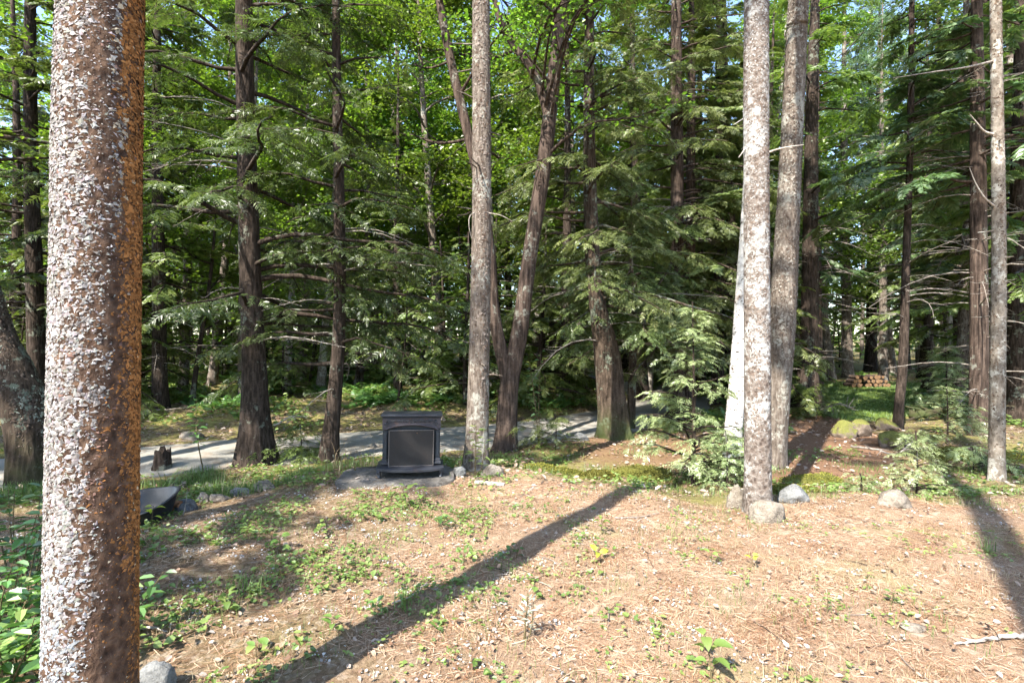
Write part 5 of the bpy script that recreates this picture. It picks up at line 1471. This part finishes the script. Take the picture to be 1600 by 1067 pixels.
def leafy_plant(label, px, d, h, nl, L, mat, name='seedling', wr=0.30, seed=0, stems=1, lean=0.1, leaf_parts=True, tilt=0.25, cat='plant', spread=0.0, group=None, z_lo=0.25):
    r_ = np.random.RandomState(seed + int(px) * 3 + int(d * 10))
    x, y = gx(px, d), d
    t = thing(name, label, cat, (x, y, float(H(x, y)) - 0.01), 0, group)
    sg = Geo(); lq = Geo()
    lm = [leaf_mesh(r_, L, L * wr, mat) for _ in range(3)] if leaf_parts else None
    for s in range(stems):
        a = r_.uniform(0, 6.28); hh = h * r_.uniform(0.75, 1.05) if s else h
        b0 = np.array([math.cos(a), math.sin(a), 0]) * spread * r_.uniform(0.2, 1) * (s > 0)
        top = b0 + np.array([math.cos(a) * lean * hh + spread * 0.4 * math.cos(a) * (s > 0), math.sin(a) * lean * hh, hh])
        c = crom([b0, (b0 + top) / 2 + r_.normal(0, 0.03 * hh, 3), top], 10)
        v, f = tube(c, np.linspace(0.0035 + 0.006 * h, 0.0015, 10), 5); sg.add(v, f)
        m = nl // stems
        for k in range(m):
            u = z_lo + (1 - z_lo) * (k + 0.5) / m
            p = np.array([np.interp(u, np.linspace(0, 1, 10), c[:, q]) for q in range(3)])
            az_ = k * 2.4 + r_.uniform(-0.5, 0.5); el = r_.normal(tilt, 0.2)
            sc = r_.uniform(0.65, 1.1) * (1 - 0.35 * abs(u - 0.6))
            pet = 0.25 * L * sc
            q0 = p + np.array([math.cos(az_), math.sin(az_), 0.4]) * pet
            v, f = tube(np.stack([p, q0]), [0.0015, 0.001], 3); sg.add(v, f)
            if leaf_parts:
                o = link('leaf', lm[k % 3], t, tuple(q0)); o.rotation_euler = (r_.normal(0, 0.25), -el, az_); o.scale = (sc, sc, sc)
            else:
                d_ = np.array([[math.cos(az_), math.sin(az_), math.sin(el)]]); z_ = np.array([[r_.normal(0, .3), r_.normal(0, .3), 1]])
                w = wr
                tm = np.array([[(0, 0, 0), (1, 0, -0.12), (0.66, w * 0.85, 0.05), (0.25, w, 0.08)], [(0, 0, 0), (0.25, -w, 0.08), (0.66, -w * 0.85, 0.05), (1, 0, -0.12)]])
                lq.quads(place(tm, q0[None], rot_to(d_, z_), np.array([L * sc])), r_.uniform(0.1, 1))
    so = link('stem', sg.mesh('stem', M['stem']), t)
    if stems > 1: so['kind'] = 'stuff'
    if not leaf_parts:
        o = link('foliage', lq.mesh('foliage', mat), t); o['kind'] = 'stuff'
    return t

leafy_plant('bright green broadleaf seedling at the bottom edge right of centre', 1112, 2.42, 0.22, 8, 0.10, M['seedling'], seed=1, lean=0.15)
leafy_plant('yellow-green two-leaved seedling in the middle of the clearing', 934, 3.72, 0.08, 3, 0.085, M['yellow_leaf'], seed=2, z_lo=0.7)
leafy_plant('thin upright seedling with pale leaves at the shadow edge', 940, 4.25, 0.17, 9, 0.06, M['seedling'], seed=3)
leafy_plant('yellowish seedling in front of the pale trunk', 1177, 3.62, 0.09, 4, 0.075, M['yellow_leaf'], seed=4, z_lo=0.6)
leafy_plant('pale leaf seedling left of the yellowish one', 1114, 3.65, 0.10, 3, 0.075, M['seedling'], seed=5, z_lo=0.7)
leafy_plant('small green seedling on the needles at right', 1392, 3.15, 0.10, 6, 0.055, M['seedling'], seed=6)
leafy_plant('tiny spindly weed on the needles right of centre', 1292, 3.05, 0.14, 10, 0.03, M['seedling'], seed=7)
leafy_plant('leafy green weed on the left side of the clearing', 436, 3.85, 0.15, 12, 0.075, M['seedling'], seed=8, stems=3, spread=0.10)
leafy_plant('leafy green weed clump in front of the slab', 652, 4.95, 0.24, 20, 0.085, M['seedling'], seed=9, stems=4, spread=0.12)
leafy_plant('spreading green weed left of the weed clump', 566, 4.55, 0.13, 18, 0.075, M['seedling'], seed=10, stems=4, spread=0.16)
leafy_plant('dark green weed in the trunk shadow', 798, 3.85, 0.09, 8, 0.06, M['shrub'], seed=11, stems=2, spread=0.06)
leafy_plant('round-leaved green weed below the slab on the right', 693, 4.35, 0.12, 7, 0.085, M['shrub'], seed=12, stems=2, spread=0.05)
leafy_plant('young bramble with three stems left of the trunk shadow', 350, 3.0, 0.13, 8, 0.07, M['seedling'], seed=13, stems=2, spread=0.08)
leafy_plant('small bright seedling beside the tub', 238, 4.35, 0.22, 5, 0.085, M['yellow_leaf'], seed=14, z_lo=0.5)
leafy_plant('small green seedling at the tip of the trunk shadow', 520, 2.8, 0.10, 6, 0.065, M['seedling'], seed=15)
leafy_plant('single green seedling inside the trunk shadow', 585, 2.95, 0.09, 5, 0.06, M['shrub'], seed=16, z_lo=0.6)
leafy_plant('low heart-leaved plant at lower left of the clearing', 400, 2.62, 0.08, 6, 0.075, M['seedling'], seed=17, stems=2, spread=0.06)
leafy_plant('green leafy weed at the clearing edge left of centre', 500, 4.2, 0.12, 12, 0.07, M['seedling'], seed=18, stems=3, spread=0.12)
leafy_plant('tall bright goldenrod weed at the foot of the centre trunk', 742, 6.15, 0.62, 46, 0.11, M['seedling'], 'goldenrod', 0.09, 19, 3, 0.06, False, 0.1, spread=0.10)
leafy_plant('silvery grey weed stalk at the bottom centre', 818, 2.74, 0.27, 36, 0.055, M['silver_weed'], 'silver_weed', 0.13, 20, 3, 0.08, False, 0.5, spread=0.03)
leafy_plant('dark thin-stemmed maple sapling beside the road at left', 318, 7.6, 1.15, 26, 0.12, M['shrub'], 'sapling', 0.3, 21, 1, 0.1, True, 0.1, cat='sapling', z_lo=0.35)
leafy_plant('dark leafy sapling between the forked tree and the cedar', 842, 9.3, 1.7, 60, 0.11, M['shrub'], 'sapling', 0.28, 22, 2, 0.12, False, 0.1, cat='sapling', spread=0.15)
leafy_plant('low leafy shrub right of the right-edge trunk', 1580, 7.4, 0.5, 60, 0.09, M['seedling'], 'leafy_shrub', 0.28, 23, 6, 0.3, False, 0.1, cat='shrub', spread=0.2)
for k, (px_, d_, h_, lab) in enumerate([(34, 3.4, 0.62, 'leafy dark green shrub left of the near trunk, the uppermost'), (20, 2.95, 0.55, 'leafy dark green shrub left of the near trunk, the middle one'),
                                     (48, 2.55, 0.36, 'leafy green shrub left of the near trunk, the lowest'), (-5, 2.5, 0.34, 'pale green low plant in the bottom left corner')]):
    leafy_plant(lab, px_, d_, h_, 230, 0.10, M['shrub'] if k < 3 else M['seedling'], 'leafy_shrub', 0.24, 30 + k, 16, 0.35, False, 0.1, cat='shrub', spread=0.36, z_lo=0.15)

# grass clump behind the tub
def grass_clump(label, px, d, n, h, mat, seed, arch=0.6, rad=0.05, w=0.006, name='grass_clump'):
    r_ = np.random.RandomState(seed); x, y = gx(px, d), d
    g = Geo()
    for k in range(n):
        a = r_.uniform(0, 6.28); b = r_.normal(0, rad, 2); hh = h * r_.uniform(0.5, 1.15); ar = arch * r_.uniform(0.3, 1.3)
        t = np.linspace(0, 1, 6); p = np.stack([b[0] + np.cos(a) * ar * hh * t ** 2, b[1] + np.sin(a) * ar * hh * t ** 2, hh * (t - 0.35 * ar * t ** 3)], -1)
        s = np.array([-math.sin(a), math.cos(a), 0]) * w; ww = (1 - t ** 2)[:, None]
        l, r = p + s * ww, p - s * ww
        g.quads(np.stack([l[:-1], r[:-1], r[1:], l[1:]], 1), r_.uniform(0, 1))
    o = link(name, g.mesh(name, mat), None, (x, y, float(H(x, y)) - 0.01)); return tag(o, label, 'grass', kind=('stuff' if w < 0.0035 else None))
grass_clump('arching bright grass clump behind the tub', 255, 5.5, 34, 0.42, M['seedling'], 1, 0.9)
grass_clump('dry tan grass tuft left of the stove', 548, 6.5, 60, 0.42, M['drygrass'], 2, 0.4, 0.18, 0.0034)
grass_clump('dry pale grass spray on the edging row', 362, 5.7, 26, 0.34, M['drygrass'], 3, 0.6, 0.08, 0.003)
grass_clump('green grass tuft at the end of the trunk shadow', 632, 3.05, 22, 0.17, M['grass'], 4, 0.4, 0.03, 0.003)
grass_clump('small grass tuft in the shadow at the right edge', 1538, 4.0, 22, 0.16, M['grass'], 5, 0.5, 0.03, 0.003)
grass_clump('wispy grass tuft left of the bottom centre', 392, 3.3, 30, 0.16, M['grass'], 6, 0.4, 0.05, 0.003)
grass_clump('straw-coloured grass tuft at the bottom edge right', 1245, 2.42, 40, 0.13, M['drygrass'], 7, 0.5, 0.07, 0.002)
grass_clump('straw grass tuft in the bottom right corner', 1455, 2.45, 34, 0.12, M['drygrass'], 8, 0.6, 0.06, 0.002)

# young conifers that stand out
def young(label, px, d, h, lmax, nb, seed, mat, detail=2, name='young_hemlock', fl=(0.22, 0.42), low=0.06, droop=0.25, up=0.3, step=0.09, fsz=None, sub=0.07):
    x, y = gx(px, d), d
    st = np.array([(x, y, 0, 0.028 * h / 2 + 0.006), (x + 0.01, y, h * 0.5, 0.012 * h / 2 + 0.004), (x - 0.01, y, h, 0.003)]); st[:, 2] += float(H(x, y))
    t = custom(name, label, 'young tree', [st], lambda ls: conifer(np.random.RandomState(seed), ls[0], low * h, h * 0.97, lmax, nb, 1, droop=droop, up=up, low_bare=0.08, flare=0.2, sides=8, shape=0.95, trunk_rings=16, lmin=0.07, fine=99, fsz=fsz or (0.10, 0.19), sub=sub), [M['hem_bark'], M['dead_twig']], mat)
    return t
young('pale green young hemlock in front of the birch', 1083, 6.7, 2.4, 0.85, 64, 101, M['sapling_fir'], droop=0.2, up=0.3, sub=0.08)
young('small young hemlock low beside the taller one, at its right', 1135, 6.3, 0.7, 0.5, 20, 102, M['sapling_fir'], fsz=(0.10, 0.17), sub=0.085)
young('small fir half in shadow at the clearing edge on the right', 1432, 5.9, 0.74, 0.36, 30, 103, M['sapling_fir'], fsz=(0.08, 0.13), sub=0.06)
young('bright young spruce between the boulders and right-edge trunk', 1480, 9.6, 1.1, 0.75, 26, 104, M['sapling_fir'], fsz=(0.13, 0.22), sub=0.11)
young('bushy yellow-green spruce behind the fallen log', 1478, 13.4, 1.9, 1.0, 34, 105, M['sapling_fir'], fsz=(0.18, 0.3), sub=0.13)
young('low hemlock seedling left of the right-edge trunk', 1520, 7.6, 0.38, 0.5, 16, 106, M['sapling_fir'], sub=0.09)
young('dark low hemlock spray at the road left of the stove', 470, 8.6, 0.6, 0.85, 16, 107, M['hemlock'], fsz=(0.14, 0.24), sub=0.11)
young('low dark hemlock under the sapling by the road', 868, 9.0, 0.7, 0.8, 16, 108, M['hemlock'], fsz=(0.14, 0.24), sub=0.11)
young('tiny fir seedling left of the pale stone', 1345, 5.5, 0.2, 0.16, 10, 109, M['sapling_fir'], fsz=(0.05, 0.08), sub=0.04)
young('low green hemlock right of the birch foot', 1275, 12.6, 0.9, 0.9, 18, 110, M['hemlock'], fsz=(0.18, 0.3), sub=0.13)

# ------------------------------------------------------------------ uncountable cover: litter, grass, seedlings, moss
rs = np.random.RandomState(500)
def frustum(n, y0, y1, pw=1.0, left=-1.06, right=1.06):
    y = y0 + (y1 - y0) * rs.uniform(0, 1, n) ** pw
    return rs.uniform(left, right, n) * y, y
def thin(n, x, y, length, width, flat=0.12):
    a = rs.uniform(0, 6.283, n); d = np.stack([np.cos(a), np.sin(a), rs.normal(0, flat, n)], -1)
    s = np.stack([-np.sin(a), np.cos(a), rs.normal(0, 0.3, n)], -1) * (np.asarray(width) / 2)[:, None]
    z = H(x, y); c = np.stack([x, y, z + 0.004 + rs.uniform(0, 0.012, n)], -1); l = (np.asarray(length) / 2)[:, None]
    return np.stack([c - d * l - s * 0.6, c - d * l + s * 0.6, c + d * l + s, c + d * l - s], 1)
# fallen needles over the clearing
n = 130000
x, y = frustum(n, 2.0, 6.4, 0.8)
k = (y < edge_y(x) + 0.5) & (rs.uniform(0, 1, n) < np.where(x < -0.8, 0.4, 1.0) * np.clip(0.55 + 0.75 * wob(x + 2, y, 1.3), 0.12, 1))
x, y = x[k], y[k]; n = len(x)
g = Geo(); patch = wob(x, y, 1.1) * 0.2
g.quads(thin(n, x, y, rs.uniform(0.04, 0.09, n), rs.uniform(0.0016, 0.0034, n)), np.clip(rs.uniform(0.05, 1, n) + patch, 0, 1))
o = link('fallen_needles', g.mesh('fallen_needles', M['needles'])); tag(o, 'reddish-tan fallen pine needles carpeting the clearing', 'needle litter', kind='stuff')
# dead leaves everywhere
g = Geo()
for (n, y0, y1, sz, pw) in ((6500, 2.0, 6.0, 0.032, 0.8), (9000, 5.5, 12, 0.065, 0.9), (16000, 10, 26, 0.085, 0.9)):
    x, y = frustum(n, y0, y1, pw)
    k = (rs.uniform(0, 1, n) < 0.35 + 0.5 * (wob(x, y, 0.8) > 0.1)) & (rs.uniform(0, 1, n) < np.where(road_dist(x, y) < 1.35, 0.03, 1)) & (lawn_mask(x, y) < 0.3)
    x, y = x[k], y[k]; n = len(x)
    q = leaf_quads(rs, np.stack([x, y, H(x, y) + 0.012 + rs.uniform(0, 0.015, n)], -1), sz * rs.uniform(0.4, 1.4, n), 0.55, 0.0, 0.27)
    g.quads(q, np.repeat(rs.uniform(0, 1, n), 2))
o = link('dead_leaves', g.mesh('dead_leaves', M['deadleaf'])); tag(o, 'curled tan and greyish dead leaves scattered over the ground', 'leaf litter', kind='stuff')
g = Geo()
n = 260; x, y = frustum(n, 2.1, 5.6, 0.8); k = (y < edge_y(x) + 0.4) & (wob(x, y, 0.5) > -0.5); x, y = x[k], y[k]; n = len(x)
m = 22; r_ = np.repeat(rs.uniform(0.015, 0.05, n), m)
xx = np.repeat(x, m) + rs.normal(0, 1, n * m) * r_ * 1.5; yy = np.repeat(y, m) + rs.normal(0, 1, n * m) * r_
g.quads(leaf_quads(rs, np.stack([xx, yy, H(xx, yy) + rs.uniform(0.004, 0.02, n * m)], -1), rs.uniform(0.006, 0.018, n * m), 0.7, 0.0, 0.45), np.repeat(rs.uniform(0, 1, n * m), 2))
M['crumb'] = mat_litter('grey_lichen_crumbs', [(0, (0.24, 0.22, 0.20)), (0.5, (0.40, 0.38, 0.36)), (1, (0.50, 0.49, 0.46))])
o = link('lichen_crumbs', g.mesh('lichen_crumbs', M['crumb'])); tag(o, 'pale grey lichen crumbs strewn in small clusters on the needles', 'lichen', kind='stuff')
g = Geo(); r_ = np.random.RandomState(44)
for k in range(150):
    y_ = 2.1 + 4.2 * r_.uniform() ** 0.9; x_ = r_.uniform(-0.9, 1.0) * y_; a_ = r_.uniform(0, 6.28); L_ = r_.uniform(0.06, 0.28); t_ = np.linspace(-0.5, 0.5, 6); bd = r_.normal(0, 0.25)
    xx = x_ + L_ * t_ * math.cos(a_) - bd * L_ * t_ * t_ * math.sin(a_); yy = y_ + L_ * t_ * math.sin(a_) + bd * L_ * t_ * t_ * math.cos(a_)
    v, f = tube(np.stack([xx, yy, H(xx, yy) + 0.008 + r_.uniform(0, 0.006)], -1), np.linspace(1, 0.5, 6) * r_.uniform(0.0015, 0.004), 5); g.add(v, f, mat=int(r_.uniform() < 0.5))
o = link('fallen_twigs', g.mesh('fallen_twigs', [M['dead_twig'], M['red_bark']])); tag(o, 'small dry twigs strewn over the clearing', 'twig litter', kind='stuff')
# low seedlings and wood-sorrel-like cover
g = Geo()
def cover(n, x, y, k, h, L, r0):
    """clusters of k little leaves"""
    xx = np.repeat(x, k) + rs.normal(0, 0.035, n * k) * (L / 0.04); yy = np.repeat(y, k) + rs.normal(0, 0.035, n * k) * (L / 0.04)
    zz = H(xx, yy) + np.repeat(rs.uniform(0.3, 1.1, n) * h, k) * rs.uniform(0.3, 1, n * k)
    q = leaf_quads(rs, np.stack([xx, yy, zz], -1), L * rs.uniform(0.5, 1.2, n * k), 0.35, 0.1, 0.38)
    g.quads(q, np.clip(np.repeat(np.repeat(r0 + rs.uniform(-0.2, 0.25, n), k) + rs.uniform(-0.2, 0.2, n * k), 2), 0, 1))
def patchy(x, y, f, thr, soft=0.25):
    return rs.uniform(0, 1, len(x)) < np.clip((wob(x + 11, y + 4, f) - thr) / soft, 0, 1)
x = rs.uniform(-3.6, 1.2, 4600); y = rs.uniform(2.2, 6.2, 4600)
k = patchy(x, y, 0.75, -0.25, 0.6) & (rs.uniform(0, 1, 4600) < sstep(1.3, -1.2, x)) & (np.abs(x) < y * 1.05) & ~((np.hypot(x + 1.2, (y - 5.95) * 1.4) < 0.75))
x, y = x[k], y[k]; h3 = rs.randint(0, 3, len(x))
for j, (kk_, hh_, LL_, r0_) in enumerate(((4, 0.06, 0.046, 0.5), (9, 0.035, 0.020, 0.75), (5, 0.09, 0.032, 0.25))):
    cover((h3 == j).sum(), x[h3 == j], y[h3 == j], kk_, hh_, LL_, r0_)
x = rs.uniform(-1.5, 5.5, 1500); y = rs.uniform(2.2, 5.6, 1500); k = patchy(x, y, 0.7, 0.1) & (np.abs(x) < y * 1.05)
x, y = x[k], y[k]; cover(len(x), x, y, 5, 0.04, 0.026, 0.75)
x = rs.uniform(-9, 9, 5200); y = rs.uniform(5.4, 9.0, 5200); k = patchy(x, y, 0.4, 0.0) & (rs.uniform(0, 1, 5200) < np.where(x > 0, 0.5, 1)) & (y > edge_y(x) + 0.3) & (np.abs(x) < y * 1.05) & (road_dist(x, y) > 1.45)
x, y = x[k], y[k]; cover(len(x), x, y, 6, 0.08, 0.05, 0.5)
x, y = frustum(16000, 10.5, 28, 0.8); k = patchy(x, y, 0.25, -0.1) & (road_dist(x, y) > 1.5) & (lawn_mask(x, y) < 0.2) & ~((x / y > 0.54) & (x / y < 0.80) & (y < 27))
x, y = x[k], y[k]; cover(len(x), x, y, 6, 0.22, 0.10, 0.5)
o = link('ground_cover', g.mesh('ground_cover', M['seedling'])); tag(o, 'low green seedlings and weeds covering parts of the ground', 'ground cover', kind='stuff')
# ferny undergrowth on the far bank
g = Geo()
x, y = frustum(1700, 11.5, 30, 0.9); k = patchy(x, y, 0.2, 0.0) & (road_dist(x, y) > 1.9) & (lawn_mask(x, y) < 0.05) & ~((x / y > 0.54) & (x / y < 0.82) & (y < 27))
x, y = x[k], y[k]; m = len(x)
for j in range(5):
    a = rs.uniform(0, 6.283, m); d_ = np.stack([np.cos(a), np.sin(a), rs.uniform(0.2, 0.9, m)], -1)
    place_mix(g, FR1, np.stack([x, y, H(x, y)], -1), rot_to(d_, np.tile([0, 0, 1.0], (m, 1))), rs.uniform(0.3, 0.7, m), rs, np.full(m, 0.5))
o = link('undergrowth', g.mesh('undergrowth', M['shrub'])); tag(o, 'ferny green undergrowth on the forest floor', 'undergrowth', kind='stuff')
# grass: green by the tub and verge, on the lawn, and dry blades in the clearing
def blades(g, x, y, h, w, lean=0.5):
    n = len(x); a = rs.uniform(0, 6.283, n); ln = rs.uniform(0, lean, n) * h
    b = np.stack([x, y, H(x, y) - 0.005], -1); s = np.stack([np.cos(a + 1.57), np.sin(a + 1.57), np.zeros(n)], -1) * (w / 2)[:, None]
    m = b + np.stack([np.cos(a) * ln * 0.35, np.sin(a) * ln * 0.35, h * 0.6], -1); t = b + np.stack([np.cos(a) * ln, np.sin(a) * ln, h], -1)
    g.quads(np.stack([b - s, b + s, m + s * 0.8, m - s * 0.8], 1), rs.uniform(0, 1, n)); g.quads(np.stack([m - s * 0.8, m + s * 0.8, t + s * 0.1, t - s * 0.1], 1), rs.uniform(0, 1, n))
g = Geo()
x = rs.uniform(-6.5, -1.7, 26000); y = rs.uniform(5.2, 7.6, 26000)
k = patchy(x, y, 0.6, 0.0, 0.6) & (y > edge_y(x) + 0.35) & (road_dist(x, y) > 1.5); x, y = x[k], y[k]
blades(g, x, y, rs.uniform(0.05, 0.15, len(x)), rs.uniform(0.004, 0.007, len(x)))
x = rs.uniform(-0.9, 7, 26000); y = rs.uniform(4.6, 8.8, 26000); k = patchy(x, y, 0.7, 0.0, 0.7) & (rs.uniform(0, 1, 26000) < sstep(-0.4, 1.2, y - edge_y(x))); x, y = x[k], y[k]
blades(g, x, y, rs.uniform(0.04, 0.10, len(x)), rs.uniform(0.003, 0.006, len(x)))
x = rs.uniform(6, 20, 60000); y = rs.uniform(12, 24.5, 60000); k = lawn_mask(x, y) > 0.25; x, y = x[k], y[k]
blades(g, x, y, rs.uniform(0.04, 0.09, len(x)), rs.uniform(0.012, 0.025, len(x)))
x = rs.uniform(-2.5, 2.5, 6000); y = rs.uniform(2.1, 5.5, 6000); k = patchy(x, y, 0.8, 0.15); x, y = x[k], y[k]
blades(g, x, y, rs.uniform(0.03, 0.09, len(x)), rs.uniform(0.002, 0.0035, len(x)))
o = link('green_grass', g.mesh('green_grass', M['grass'])); tag(o, 'short green grass on the verge, lawn and clearing', 'grass', kind='stuff')
g = Geo()
x, y = frustum(30000, 2.0, 5.8, 0.8); k = patchy(x, y, 0.75, -0.1); x, y = x[k], y[k]
blades(g, x, y, rs.uniform(0.02, 0.075, len(x)), rs.uniform(0.0015, 0.003, len(x)), 0.9)
o = link('dry_grass', g.mesh('dry_grass', M['drygrass'])); tag(o, 'sparse straw-coloured dry grass over the clearing', 'grass', kind='stuff')
